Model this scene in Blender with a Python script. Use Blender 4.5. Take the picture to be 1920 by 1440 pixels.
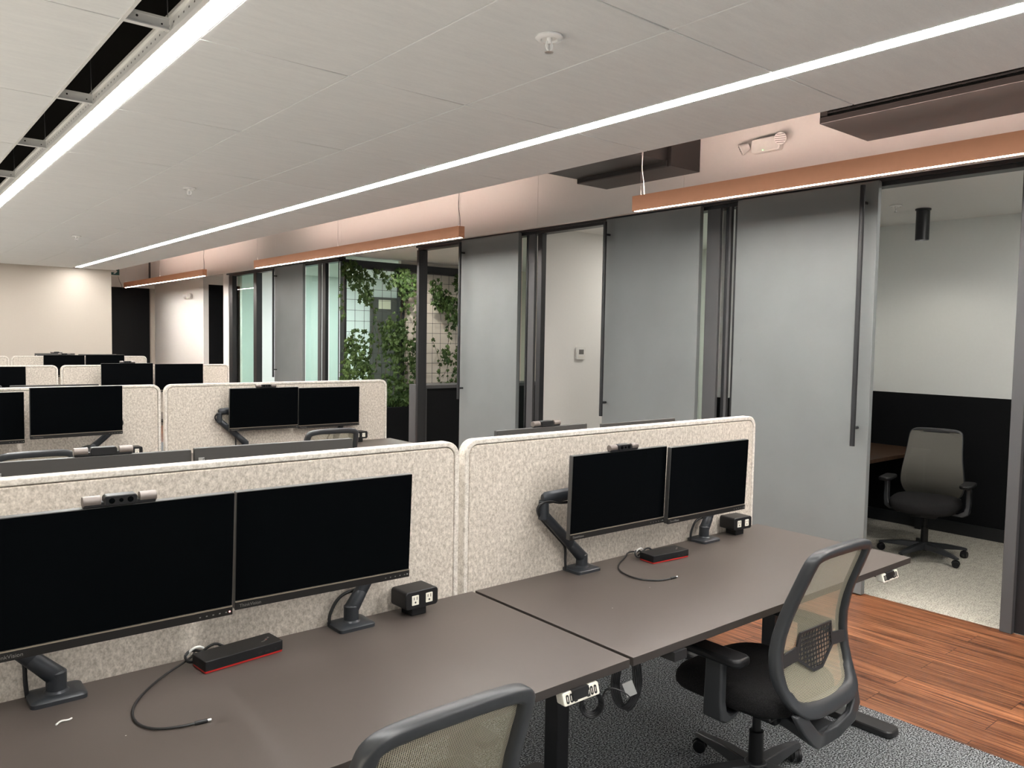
import bpy, bmesh, math, random
from mathutils import Vector, Matrix, Euler

for o in list(bpy.data.objects):
    bpy.data.objects.remove(o, do_unlink=True)
scene = bpy.context.scene
col = scene.collection
random.seed(7)
R_ = math.radians

# ------------------------------------------------------------------ camera
CAM_H = 1.665
RT = ((0.77071124, -0.63694459, 0.01748629), (-0.02272694, -0.05490477, -0.99823291), (0.63677914, 0.76895192, -0.05679153))
cam_data = bpy.data.cameras.new('camera')
cam_data.sensor_fit = 'HORIZONTAL'
cam_data.sensor_width = 36.0
cam_data.lens = 1479.69 / 1920 * 36.0
cam_data.clip_start = 0.02
cam = bpy.data.objects.new('camera', cam_data)
col.objects.link(cam)
cam.matrix_world = Matrix(((RT[0][0], -RT[1][0], -RT[2][0], 0), (RT[0][1], -RT[1][1], -RT[2][1], 0),
                           (RT[0][2], -RT[1][2], -RT[2][2], CAM_H), (0, 0, 0, 1)))
scene.camera = cam

# ------------------------------------------------------------------ light and exposure
SKY = 0.30
LED = 54.0
PEND = 165.0
world = bpy.data.worlds.new('daylight')
scene.world = world
world.use_nodes = True
world.node_tree.nodes['Background'].inputs[0].default_value = (0.90, 0.95, 1.0, 1)
world.node_tree.nodes['Background'].inputs[1].default_value = SKY
sun_data = bpy.data.lights.new('sun', 'SUN')
sun_data.energy = 9.0
sun_data.color = (1.0, 0.95, 0.87)
sun_data.angle = R_(0.6)
sun = bpy.data.objects.new('sun', sun_data)
col.objects.link(sun)
sun.rotation_euler = Vector((math.cos(R_(43)), 0.0, -math.sin(R_(43)))).to_track_quat('-Z', 'Y').to_euler()
scene.view_settings.view_transform = 'Standard'
scene.view_settings.look = 'None'
scene.view_settings.exposure = 0.5
scene.view_settings.gamma = 1.0
scene.view_settings.use_curve_mapping = False
scene.cycles.use_denoising = True
scene.cycles.max_bounces = 10
scene.cycles.transparent_max_bounces = 16
scene.cycles.sample_clamp_indirect = 6.0


# ------------------------------------------------------------------ materials
def new_mat(name):
    m = bpy.data.materials.new(name)
    m.use_nodes = True
    nt = m.node_tree
    return m, nt, nt.nodes['Principled BSDF'], nt.nodes['Material Output']


def N(nt, t, **kw):
    n = nt.nodes.new(t)
    for k, v in kw.items():
        setattr(n, k, v)
    return n


def plain(name, rgb, rough=0.5, metal=0.0, spec=0.5, vary=0.06, scale=40.0, bump=0.0, coat=0.0):
    """a principled surface whose colour wanders a little with noise"""
    m, nt, b, out = new_mat(name)
    tc = N(nt, 'ShaderNodeTexCoord')
    no = N(nt, 'ShaderNodeTexNoise')
    no.inputs['Scale'].default_value = scale
    no.inputs['Detail'].default_value = 4
    nt.links.new(tc.outputs['Object'], no.inputs['Vector'])
    mx = N(nt, 'ShaderNodeMixRGB')
    mx.inputs[1].default_value = tuple(c * (1 - vary) for c in rgb) + (1,)
    mx.inputs[2].default_value = tuple(min(1, c * (1 + vary)) for c in rgb) + (1,)
    nt.links.new(no.outputs[0], mx.inputs[0])
    nt.links.new(mx.outputs[0], b.inputs['Base Color'])
    b.inputs['Roughness'].default_value = rough
    b.inputs['Metallic'].default_value = metal
    b.inputs['Specular IOR Level'].default_value = spec
    b.inputs['Coat Weight'].default_value = coat
    if bump:
        bp = N(nt, 'ShaderNodeBump')
        bp.inputs['Strength'].default_value = bump
        bp.inputs['Distance'].default_value = 0.002
        nt.links.new(no.outputs[0], bp.inputs['Height'])
        nt.links.new(bp.outputs[0], b.inputs['Normal'])
    return m


def emit(name, rgb, strength):
    m, nt, b, out = new_mat(name)
    b.inputs['Base Color'].default_value = (0.8, 0.8, 0.8, 1)
    b.inputs['Emission Color'].default_value = tuple(rgb) + (1,)
    b.inputs['Emission Strength'].default_value = strength
    return m


def mottled(name, c0, c1, scales, rough=0.9, stretch=(1, 1, 1), bump=0.3, lo=0.35, hi=0.65, dist=0.002):
    """two colours mixed by noise of several sizes, for felt, carpet and the like"""
    m, nt, b, out = new_mat(name)
    tc = N(nt, 'ShaderNodeTexCoord')
    mp = N(nt, 'ShaderNodeMapping')
    mp.inputs['Scale'].default_value = stretch
    nt.links.new(tc.outputs['Object'], mp.inputs['Vector'])
    acc = None
    for s, w in scales:
        no = N(nt, 'ShaderNodeTexNoise')
        no.inputs['Scale'].default_value = s
        no.inputs['Detail'].default_value = 3
        nt.links.new(mp.outputs[0], no.inputs['Vector'])
        mul = N(nt, 'ShaderNodeMath', operation='MULTIPLY')
        mul.inputs[1].default_value = w
        nt.links.new(no.outputs[0], mul.inputs[0])
        if acc is None:
            acc = mul
        else:
            ad = N(nt, 'ShaderNodeMath', operation='ADD')
            nt.links.new(acc.outputs[0], ad.inputs[0])
            nt.links.new(mul.outputs[0], ad.inputs[1])
            acc = ad
    rp = N(nt, 'ShaderNodeValToRGB')
    rp.color_ramp.elements[0].position = lo
    rp.color_ramp.elements[0].color = tuple(c0) + (1,)
    rp.color_ramp.elements[1].position = hi
    rp.color_ramp.elements[1].color = tuple(c1) + (1,)
    nt.links.new(acc.outputs[0], rp.inputs[0])
    nt.links.new(rp.outputs[0], b.inputs['Base Color'])
    b.inputs['Roughness'].default_value = rough
    b.inputs['Specular IOR Level'].default_value = 0.2
    if bump:
        bp = N(nt, 'ShaderNodeBump')
        bp.inputs['Strength'].default_value = bump
        bp.inputs['Distance'].default_value = dist
        nt.links.new(acc.outputs[0], bp.inputs['Height'])
        nt.links.new(bp.outputs[0], b.inputs['Normal'])
    return m


def wood_mat(name, dark, mid, light, plank=0.15, length=1.25, rough=0.32):
    """planks along Y with streaky grain"""
    m, nt, b, out = new_mat(name)
    tc = N(nt, 'ShaderNodeTexCoord')
    mp = N(nt, 'ShaderNodeMapping')
    mp.inputs['Rotation'].default_value = (0, 0, R_(90))
    nt.links.new(tc.outputs['Object'], mp.inputs['Vector'])
    br = N(nt, 'ShaderNodeTexBrick')
    br.offset = 0.37
    br.inputs['Scale'].default_value = 1.0
    br.inputs['Brick Width'].default_value = length
    br.inputs['Row Height'].default_value = plank
    br.inputs['Mortar Size'].default_value = 0.0012
    br.inputs['Mortar Smooth'].default_value = 0.0
    br.inputs['Bias'].default_value = 0.0
    br.inputs['Color1'].default_value = (0, 0, 0, 1)
    br.inputs['Color2'].default_value = (1, 1, 1, 1)
    br.inputs['Mortar'].default_value = (0.2, 0.2, 0.2, 1)
    nt.links.new(mp.outputs[0], br.inputs['Vector'])
    mp2 = N(nt, 'ShaderNodeMapping')
    mp2.inputs['Scale'].default_value = (70, 2.2, 1)
    nt.links.new(tc.outputs['Object'], mp2.inputs['Vector'])
    sh = N(nt, 'ShaderNodeVectorMath', operation='ADD')
    sc = N(nt, 'ShaderNodeVectorMath', operation='SCALE')
    sc.inputs['Scale'].default_value = 37.0
    nt.links.new(br.outputs['Color'], sc.inputs[0])
    nt.links.new(mp2.outputs[0], sh.inputs[0])
    nt.links.new(sc.outputs[0], sh.inputs[1])
    no = N(nt, 'ShaderNodeTexNoise')
    no.inputs['Scale'].default_value = 1.0
    no.inputs['Detail'].default_value = 6
    no.inputs['Distortion'].default_value = 0.6
    nt.links.new(sh.outputs[0], no.inputs['Vector'])
    rp = N(nt, 'ShaderNodeValToRGB')
    rp.color_ramp.elements[0].position = 0.30
    rp.color_ramp.elements[0].color = tuple(dark) + (1,)
    rp.color_ramp.elements[1].position = 0.72
    rp.color_ramp.elements[1].color = tuple(light) + (1,)
    e = rp.color_ramp.elements.new(0.48)
    e.color = tuple(mid) + (1,)
    nt.links.new(no.outputs[0], rp.inputs[0])
    hs = N(nt, 'ShaderNodeHueSaturation')
    mr = N(nt, 'ShaderNodeMapRange')
    mr.inputs['To Min'].default_value = 0.72
    mr.inputs['To Max'].default_value = 1.28
    nt.links.new(br.outputs['Color'], mr.inputs[0])
    nt.links.new(mr.outputs[0], hs.inputs['Value'])
    nt.links.new(rp.outputs[0], hs.inputs['Color'])
    mx = N(nt, 'ShaderNodeMixRGB')
    mx.inputs[2].default_value = tuple(c * 0.35 for c in dark) + (1,)
    nt.links.new(br.outputs['Fac'], mx.inputs[0])
    nt.links.new(hs.outputs[0], mx.inputs[1])
    nt.links.new(mx.outputs[0], b.inputs['Base Color'])
    b.inputs['Roughness'].default_value = rough
    return m


def door_metal(name, rgb, rough=0.55, metal=0.15):
    """grey steel sheet with a faint cloudiness and a few smudged marks"""
    m, nt, b, out = new_mat(name)
    tc = N(nt, 'ShaderNodeTexCoord')
    n1 = N(nt, 'ShaderNodeTexNoise')
    n1.inputs['Scale'].default_value = 2.5
    n1.inputs['Detail'].default_value = 6
    nt.links.new(tc.outputs['Object'], n1.inputs['Vector'])
    mp2 = N(nt, 'ShaderNodeMapping')
    mp2.inputs['Rotation'].default_value = (0.6, 0, 0)
    mp2.inputs['Scale'].default_value = (6, 12, 3.5)
    nt.links.new(tc.outputs['Object'], mp2.inputs['Vector'])
    n2 = N(nt, 'ShaderNodeTexNoise')
    n2.inputs['Scale'].default_value = 1.0
    n2.inputs['Detail'].default_value = 8
    n2.inputs['Roughness'].default_value = 0.60
    nt.links.new(mp2.outputs[0], n2.inputs['Vector'])
    r1 = N(nt, 'ShaderNodeValToRGB')
    r1.color_ramp.elements[0].position = 0.3
    r1.color_ramp.elements[0].color = tuple(c * 0.95 for c in rgb) + (1,)
    r1.color_ramp.elements[1].position = 0.7
    r1.color_ramp.elements[1].color = tuple(c * 1.05 for c in rgb) + (1,)
    nt.links.new(n1.outputs[0], r1.inputs[0])
    r2 = N(nt, 'ShaderNodeValToRGB')
    r2.color_ramp.elements[0].position = 0.71
    r2.color_ramp.elements[0].color = (1, 1, 1, 1)
    r2.color_ramp.elements[1].position = 0.80
    r2.color_ramp.elements[1].color = (0.70, 0.70, 0.70, 1)
    nt.links.new(n2.outputs[0], r2.inputs[0])
    mx = N(nt, 'ShaderNodeMixRGB', blend_type='MULTIPLY')
    mx.inputs[0].default_value = 1
    nt.links.new(r1.outputs[0], mx.inputs[1])
    nt.links.new(r2.outputs[0], mx.inputs[2])
    nt.links.new(mx.outputs[0], b.inputs['Base Color'])
    b.inputs['Roughness'].default_value = rough
    b.inputs['Metallic'].default_value = metal
    return m


def holed_rail(name, rgb):
    """white steel strip with a row of dark punched slots along Y"""
    m, nt, b, out = new_mat(name)
    tc = N(nt, 'ShaderNodeTexCoord')
    sp = N(nt, 'ShaderNodeSeparateXYZ')
    nt.links.new(tc.outputs['Object'], sp.inputs[0])
    fr = N(nt, 'ShaderNodeMath', operation='PINGPONG')
    fr.inputs[1].default_value = 0.0275
    nt.links.new(sp.outputs['Y'], fr.inputs[0])
    a = N(nt, 'ShaderNodeMath', operation='LESS_THAN')
    a.inputs[1].default_value = 0.0055
    nt.links.new(fr.outputs[0], a.inputs[0])
    c = N(nt, 'ShaderNodeMath', operation='COMPARE')
    c.inputs[1].default_value = 0.030
    c.inputs[2].default_value = 0.0035
    nt.links.new(sp.outputs['Z'], c.inputs[0])
    mu = N(nt, 'ShaderNodeMath', operation='MULTIPLY')
    nt.links.new(a.outputs[0], mu.inputs[0])
    nt.links.new(c.outputs[0], mu.inputs[1])
    mx = N(nt, 'ShaderNodeMixRGB')
    mx.inputs[1].default_value = tuple(rgb) + (1,)
    mx.inputs[2].default_value = (0.03, 0.03, 0.03, 1)
    nt.links.new(mu.outputs[0], mx.inputs[0])
    nt.links.new(mx.outputs[0], b.inputs['Base Color'])
    b.inputs['Roughness'].default_value = 0.45
    return m


def desk_mat(name):
    """dark matt laminate with specks of dust and pale scuffs"""
    m, nt, b, out = new_mat(name)
    tc = N(nt, 'ShaderNodeTexCoord')
    vo = N(nt, 'ShaderNodeTexVoronoi')
    vo.inputs['Scale'].default_value = 9.0
    vo.inputs['Randomness'].default_value = 1.0
    nt.links.new(tc.outputs['Object'], vo.inputs['Vector'])
    lt = N(nt, 'ShaderNodeMath', operation='LESS_THAN')
    lt.inputs[1].default_value = 0.018
    nt.links.new(vo.outputs['Distance'], lt.inputs[0])
    mp = N(nt, 'ShaderNodeMapping')
    mp.inputs['Rotation'].default_value = (0, 0, 0.6)
    mp.inputs['Scale'].default_value = (3, 14, 1)
    nt.links.new(tc.outputs['Object'], mp.inputs['Vector'])
    no = N(nt, 'ShaderNodeTexNoise')
    no.inputs['Scale'].default_value = 1.3
    no.inputs['Detail'].default_value = 9
    no.inputs['Roughness'].default_value = 0.7
    nt.links.new(mp.outputs[0], no.inputs['Vector'])
    r = N(nt, 'ShaderNodeValToRGB')
    r.color_ramp.elements[0].position = 0.66
    r.color_ramp.elements[0].color = DESK + (1,)
    r.color_ramp.elements[1].position = 0.85
    r.color_ramp.elements[1].color = tuple(c * 1.9 for c in DESK) + (1,)
    nt.links.new(no.outputs[0], r.inputs[0])
    mx = N(nt, 'ShaderNodeMixRGB')
    mx.inputs[2].default_value = (0.6, 0.58, 0.54, 1)
    nt.links.new(lt.outputs[0], mx.inputs[0])
    nt.links.new(r.outputs[0], mx.inputs[1])
    nt.links.new(mx.outputs[0], b.inputs['Base Color'])
    b.inputs['Roughness'].default_value = 0.42
    b.inputs['Specular IOR Level'].default_value = 0.5
    return m


def weave_mat(name, rgb, pitch, cover, rough=0.6):
    """knitted mesh: fine threads with open holes between"""
    m, nt, b, out = new_mat(name)
    tc = N(nt, 'ShaderNodeTexCoord')
    sp = N(nt, 'ShaderNodeSeparateXYZ')
    nt.links.new(tc.outputs['Object'], sp.inputs[0])

    def wave(sock, p):
        mu = N(nt, 'ShaderNodeMath', operation='MULTIPLY')
        mu.inputs[1].default_value = math.pi / p
        nt.links.new(sock, mu.inputs[0])
        si = N(nt, 'ShaderNodeMath', operation='SINE')
        nt.links.new(mu.outputs[0], si.inputs[0])
        ab = N(nt, 'ShaderNodeMath', operation='ABSOLUTE')
        nt.links.new(si.outputs[0], ab.inputs[0])
        return ab.outputs[0]
    a, c = wave(sp.outputs['X'], pitch), wave(sp.outputs['Z'], pitch * 0.8)
    mu = N(nt, 'ShaderNodeMath', operation='MULTIPLY')
    nt.links.new(a, mu.inputs[0])
    nt.links.new(c, mu.inputs[1])
    lt = N(nt, 'ShaderNodeMath', operation='LESS_THAN')
    lt.inputs[1].default_value = cover
    nt.links.new(mu.outputs[0], lt.inputs[0])
    nt.links.new(lt.outputs[0], b.inputs['Alpha'])
    b.inputs['Base Color'].default_value = tuple(rgb) + (1,)
    b.inputs['Roughness'].default_value = rough
    return m


def glass_mat(name, tint=(0.9, 0.97, 0.94), refl=0.08):
    m, nt, b, out = new_mat(name)
    nt.nodes.remove(b)
    tr = N(nt, 'ShaderNodeBsdfTransparent')
    tr.inputs[0].default_value = tuple(tint) + (1,)
    gl = N(nt, 'ShaderNodeBsdfGlossy')
    gl.inputs['Roughness'].default_value = 0.02
    ge = N(nt, 'ShaderNodeNewGeometry')
    om = N(nt, 'ShaderNodeMath', operation='SUBTRACT')
    om.inputs[0].default_value = 1.0
    nt.links.new(ge.outputs['Backfacing'], om.inputs[1])
    mf = N(nt, 'ShaderNodeMath', operation='MULTIPLY')
    nt.links.new(om.outputs[0], mf.inputs[1])
    fr = N(nt, 'ShaderNodeFresnel')
    fr.inputs['IOR'].default_value = 1.45
    mx = N(nt, 'ShaderNodeMixShader')
    nt.links.new(fr.outputs[0], mf.inputs[0])
    nt.links.new(mf.outputs[0], mx.inputs[0])
    nt.links.new(tr.outputs[0], mx.inputs[1])
    nt.links.new(gl.outputs[0], mx.inputs[2])
    nt.links.new(mx.outputs[0], out.inputs[0])
    return m


DESK = (0.082, 0.067, 0.059)
M = {}
M['ceiling'] = mottled('ceiling_felt', (0.76, 0.775, 0.78), (0.82, 0.835, 0.835), [(6, 0.5), (60, 0.5)], stretch=(1, 6, 1), bump=0.05)
M['holed_rail'] = holed_rail('holed_rail', (0.78, 0.78, 0.76))
M['tee_white'] = plain('tee_white', (0.78, 0.78, 0.76), 0.45)
M['nook_wall'] = plain('nook_wall', (0.82, 0.77, 0.68), 0.8, vary=0.05, scale=6)
M['white_paint'] = plain('white_paint', (0.80, 0.79, 0.76), 0.75, vary=0.02)
M['cream_wall'] = plain('cream_wall', (0.48, 0.425, 0.365), 0.8, vary=0.02)
M['fascia'] = plain('fascia_panel', (0.80, 0.77, 0.74), 0.6, vary=0.02)
M['black_wall'] = plain('black_wall', (0.005, 0.0055, 0.0065), 0.6, vary=0.2, spec=0.15)
M['plenum'] = plain('plenum_dark', (0.012, 0.011, 0.010), 0.9, vary=0.3, scale=3)
M['black_frame'] = plain('black_frame', (0.014, 0.015, 0.017), 0.4, vary=0.2)
M['steel_frame'] = door_metal('steel_frame', (0.07, 0.071, 0.074))
M['door'] = door_metal('door_steel', (0.178, 0.192, 0.193))
M['carpet'] = mottled('dark_carpet', (0.008, 0.009, 0.010), (0.46, 0.48, 0.49), [(120, 0.65), (300, 0.35)], stretch=(1, 1.5, 1), bump=0.9, lo=0.45, hi=0.63, dist=0.004)
M['carpet_office'] = mottled('pale_carpet', (0.14, 0.133, 0.115), (0.50, 0.475, 0.41), [(14, 0.14), (70, 0.46), (220, 0.40)], stretch=(1, 1.8, 1), bump=0.5, lo=0.38, hi=0.56)
M['bounce_floor'] = plain('bounce_floor', (0.66, 0.62, 0.56), 0.6)
M['floor_wood'] = wood_mat('plank_floor', (0.030, 0.011, 0.006), (0.16, 0.056, 0.024), (0.38, 0.165, 0.075))
M['table_wood'] = wood_mat('table_wood', (0.03, 0.015, 0.008), (0.065, 0.036, 0.021), (0.10, 0.06, 0.036), plank=0.9, length=4)
M['felt'] = mottled('felt_grey', (0.40, 0.35, 0.295), (0.72, 0.655, 0.575), [(85, 0.55), (250, 0.45)], stretch=(1, 1, 0.72), bump=0.15, lo=0.36, hi=0.64)
M['felt_edge'] = mottled('felt_edge', (0.46, 0.415, 0.36), (0.74, 0.69, 0.62), [(45, 0.5), (160, 0.5)], bump=0.2, lo=0.36, hi=0.58)
M['desk'] = desk_mat('desk_laminate')
M['desk_edge_shaded'] = plain('desk_edge_shaded', (0.040, 0.033, 0.029), 0.5)  # laminate darkened for the side faces, their shade put into the colour
M['desk_leg'] = plain('desk_leg', (0.012, 0.012, 0.013), 0.45)
M['arm'] = plain('arm_charcoal', (0.030, 0.034, 0.040), 0.38, metal=0.2)
M['black_plastic'] = plain('black_plastic', (0.008, 0.008, 0.009), 0.42, spec=0.35)
M['cable'] = plain('cable_black', (0.012, 0.012, 0.013), 0.45)
M['screen'] = plain('screen_black', (0.0015, 0.002, 0.0025), 0.25, spec=0.03, vary=0.02)
M['housing'] = plain('housing_black', (0.045, 0.043, 0.041), 0.5)
M['bezel'] = plain('bezel_dark', (0.010, 0.009, 0.0085), 0.4, spec=0.35)
M['bezel_line'] = plain('bezel_line', (0.33, 0.28, 0.22), 0.35, metal=0.6)
M['webcam_cap'] = plain('webcam_cap', (0.17, 0.145, 0.13), 0.4, metal=0.3)
M['print_grey'] = plain('print_grey', (0.16, 0.15, 0.14), 0.5)
M['tag_grey'] = plain('tag_grey', (0.38, 0.38, 0.37), 0.4)
M['ink'] = plain('ink_black', (0.01, 0.01, 0.01), 0.5)
M['red'] = plain('red_trim', (0.42, 0.015, 0.012), 0.45)
M['red_led'] = emit('red_led', (1.0, 0.25, 0.18), 2.5)
M['green_led'] = emit('green_led', (0.3, 1.0, 0.35), 3.0)
M['ivory'] = plain('ivory_plastic', (0.80, 0.76, 0.66), 0.4)
M['white_plastic'] = plain('white_plastic', (0.78, 0.77, 0.74), 0.4)
M['gloss_white'] = plain('gloss_white', (0.92, 0.92, 0.91), 0.25)
M['metal'] = plain('bright_metal', (0.62, 0.62, 0.62), 0.28, metal=0.9)
M['copper'] = plain('copper_paint', (0.76, 0.36, 0.205), 0.45, metal=0.15, vary=0.03)
M['led'] = emit('led_diffuser', (1.0, 0.985, 0.955), LED)
M['pend_down'] = emit('pendant_diffuser', (1.0, 0.94, 0.88), PEND)
M['pend_up'] = emit('pendant_uplight', (1.0, 0.76, 0.66), PEND * 0.33)
M['lamp'] = emit('lamp_lens', (1.0, 0.93, 0.82), 8.0)
M['hvac'] = plain('hvac_black', (0.026, 0.024, 0.023), 0.42, metal=0.2)
M['grille'] = plain('grille_black', (0.010, 0.010, 0.010), 0.5)
M['chair_frame'] = plain('chair_frame', (0.030, 0.032, 0.035), 0.38)
M['chair_mesh'] = weave_mat('chair_mesh', (0.36, 0.33, 0.245), 0.0046, 0.50)
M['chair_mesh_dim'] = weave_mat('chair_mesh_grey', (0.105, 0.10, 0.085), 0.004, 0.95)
M['lumbar'] = weave_mat('lumbar_perforated', (0.022, 0.022, 0.023), 0.019, 0.36)
M['lumbar_solid'] = plain('lumbar_solid', (0.022, 0.022, 0.023), 0.5)
M['seat'] = mottled('seat_fabric', (0.006, 0.006, 0.007), (0.020, 0.019, 0.019), [(300, 1.0)], bump=0.3)
M['leaf'] = mottled('ivy_leaf', (0.016, 0.040, 0.012), (0.085, 0.140, 0.040), [(6, 0.6), (25, 0.4)], rough=0.45, bump=0.0)
M['stem'] = plain('ivy_stem', (0.09, 0.065, 0.03), 0.8)
M['soil'] = plain('soil', (0.02, 0.014, 0.01), 0.95, vary=0.4)
M['glass'] = glass_mat('clear_glass')
M['glass_green'] = glass_mat('green_tinted_glass', (0.80, 0.92, 0.87))
M['wire'] = plain('wire_black', (0.02, 0.02, 0.02), 0.5)
M['sign_green'] = plain('sign_green', (0.010, 0.075, 0.075), 0.4)
M['sign_white'] = plain('sign_white', (0.85, 0.87, 0.86), 0.4)
M['paper'] = plain('paper', (0.78, 0.70, 0.55), 0.8)
M['plaster_cool'] = plain('plaster_cool', (0.80, 0.82, 0.80), 0.8, vary=0.02)
M['brown_panel'] = plain('brown_panel', (0.085, 0.078, 0.07), 0.7, vary=0.12, scale=5)
M['wrap'] = glass_mat('clear_wrap', (0.75, 0.78, 0.78))


# ------------------------------------------------------------------ mesh builder
class MB:
    def __init__(s):
        s.bm = bmesh.new()
        s.mi = 0

    def _mark(s, faces):
        for f in faces:
            f.material_index = s.mi

    def box(s, x0, x1, y0, y1, z0, z1, mat=None):
        vs = [s.bm.verts.new(p) for p in ((x0, y0, z0), (x1, y0, z0), (x1, y1, z0), (x0, y1, z0),
                                         (x0, y0, z1), (x1, y0, z1), (x1, y1, z1), (x0, y1, z1))]
        if mat is not None:
            for v in vs:
                v.co = mat @ v.co
        fs = [s.bm.faces.new([vs[i] for i in q]) for q in
              ((3, 2, 1, 0), (4, 5, 6, 7), (0, 1, 5, 4), (1, 2, 6, 5), (2, 3, 7, 6), (3, 0, 4, 7))]
        s._mark(fs)
        return s

    def loft(s, rings, closed=True, caps=True):
        """skin a list of rings of points"""
        rv = [[s.bm.verts.new(p) for p in r] for r in rings]
        n = len(rv[0])
        fs = []
        for a, b in zip(rv, rv[1:]):
            for i in range(n if closed else n - 1):
                j = (i + 1) % n
                fs.append(s.bm.faces.new((a[i], a[j], b[j], b[i])))
        if caps and closed:
            fs.append(s.bm.faces.new(list(reversed(rv[0]))))
            fs.append(s.bm.faces.new(rv[-1]))
        s._mark(fs)
        return s

    def cyl(s, p0, p1, r0, r1=None, n=16, caps=True):
        r1 = r0 if r1 is None else r1
        p0, p1 = Vector(p0), Vector(p1)
        d = (p1 - p0).normalized()
        a = Vector((0, 0, 1)) if abs(d.z) < 0.9 else Vector((1, 0, 0))
        u = d.cross(a).normalized()
        v = d.cross(u)
        ring = lambda c, r: [c + (u * math.cos(2 * math.pi * i / n) + v * math.sin(2 * math.pi * i / n)) * r for i in range(n)]
        return s.loft([ring(p0, r0), ring(p1, r1)], caps=caps)

    def lathe(s, prof, c=(0, 0, 0), n=24):
        c = Vector(c)
        return s.loft([[c + Vector((r * math.cos(2 * math.pi * i / n), r * math.sin(2 * math.pi * i / n), z)) for i in range(n)] for r, z in prof])

    def tube(s, pts, r, n=8, smooth=2, closed=False):
        P = [Vector(p) for p in pts]
        for _ in range(smooth):
            Q = [] if closed else [P[0]]
            m = len(P)
            for i in range(m if closed else m - 1):
                a, b = P[i], P[(i + 1) % m]
                Q += [a * 0.75 + b * 0.25, a * 0.25 + b * 0.75]
            if not closed:
                Q.append(P[-1])
            P = Q
        rings = []
        up = Vector((0.13, 0.21, 0.97))
        m = len(P)
        for i, p in enumerate(P):
            a = P[(i - 1) % m] if (closed or i > 0) else p
            b = P[(i + 1) % m] if (closed or i < m - 1) else p
            d = (b - a)
            if d.length < 1e-9:
                d = Vector((0, 0, 1))
            d.normalize()
            u = d.cross(up)
            if u.length < 1e-4:
                u = d.cross(Vector((1, 0, 0)))
            u.normalize()
            v = d.cross(u)
            rings.append([p + (u * math.cos(2 * math.pi * k / n) + v * math.sin(2 * math.pi * k / n)) * r for k in range(n)])
        if closed:
            rings.append(rings[0])
            return s.loft(rings, caps=False)
        return s.loft(rings)

    def prism(s, poly, fn, d0, d1):
        """poly of (a, b); fn(a, b, d) gives the point"""
        return s.loft([[fn(a, b, d0) for a, b in poly], [fn(a, b, d1) for a, b in poly]])

    def ring_prism(s, outer, inner, fn, d0, d1):
        n = len(outer)
        o0 = [s.bm.verts.new(fn(a, b, d0)) for a, b in outer]
        o1 = [s.bm.verts.new(fn(a, b, d1)) for a, b in outer]
        i0 = [s.bm.verts.new(fn(a, b, d0)) for a, b in inner]
        i1 = [s.bm.verts.new(fn(a, b, d1)) for a, b in inner]
        fs = []
        for k in range(n):
            j = (k + 1) % n
            for q in ((o0[k], o0[j], o1[j], o1[k]), (i0[j], i0[k], i1[k], i1[j]),
                      (o1[k], o1[j], i1[j], i1[k]), (o0[j], o0[k], i0[k], i0[j])):
                fs.append(s.bm.faces.new(q))
        s._mark(fs)
        return s

    def build(s, name, mat, parent=None, bevel=0.0, seg=2, smooth=True, angle=35, subsurf=0, loc=None):
        bmesh.ops.recalc_face_normals(s.bm, faces=s.bm.faces[:])
        me = bpy.data.meshes.new(name)
        s.bm.to_mesh(me)
        s.bm.free()
        for mm in (mat if isinstance(mat, (list, tuple)) else [mat]):
            me.materials.append(mm)
        if smooth:
            for p in me.polygons:
                p.use_smooth = True
            me.set_sharp_from_angle(angle=R_(angle))
        o = bpy.data.objects.new(name, me)
        col.objects.link(o)
        if parent is not None:
            o.parent = parent
        if loc is not None:
            o.location = loc
        if bevel:
            b = o.modifiers.new('bevel', 'BEVEL')
            b.width = bevel
            b.segments = seg
            b.limit_method = 'ANGLE'
            b.angle_limit = R_(40)
            b.harden_normals = False
        if subsurf:
            b = o.modifiers.new('subsurf', 'SUBSURF')
            b.levels = b.render_levels = subsurf
        return o


def rrect(a0, a1, b0, b1, r, n=6, corners=(1, 1, 1, 1)):
    """rounded rectangle, counter clockwise from lower left; corners = ll, lr, ur, ul"""
    pts = []
    for (ca, cb, st, on) in ((a0 + r, b0 + r, 180, corners[0]), (a1 - r, b0 + r, 270, corners[1]),
                             (a1 - r, b1 - r, 0, corners[2]), (a0 + r, b1 - r, 90, corners[3])):
        for k in range(n + 1):
            t = R_(st + 90 * k / n)
            if on:
                pts.append((ca + r * math.cos(t), cb + r * math.sin(t)))
            else:
                sa, sb = (-1 if ca < (a0 + a1) / 2 else 1), (-1 if cb < (b0 + b1) / 2 else 1)
                f = (k / n) if True else 0
                c = (ca + sa * r, cb + sb * r)
                e0 = (ca + r * math.cos(R_(st)), cb + r * math.sin(R_(st)))
                e1 = (ca + r * math.cos(R_(st + 90)), cb + r * math.sin(R_(st + 90)))
                pts.append((e0[0] + (c[0] - e0[0]) * min(1, 2 * f), e0[1] + (c[1] - e0[1]) * min(1, 2 * f)) if f <= 0.5
                           else (c[0] + (e1[0] - c[0]) * (2 * f - 1), c[1] + (e1[1] - c[1]) * (2 * f - 1)))
    return pts


XZ = lambda a, b, d: Vector((a, d, b))
XY = lambda a, b, d: Vector((a, b, d))
YZ = lambda a, b, d: Vector((d, a, b))


def thing(name, label, cat, loc=(0, 0, 0), rz=0.0, group=None):
    o = bpy.data.objects.new(name, None)
    o.empty_display_size = 0.1
    col.objects.link(o)
    o.location = loc
    o.rotation_euler = (0, 0, rz)
    o['label'] = label
    o['category'] = cat
    if group:
        o['group'] = group
    return o


def tag(o, label, cat, group=None):
    o['label'] = label
    o['category'] = cat
    if group:
        o['group'] = group
    return o


def struct(o):
    o['kind'] = 'structure'
    return o


KIDS = {}


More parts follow.
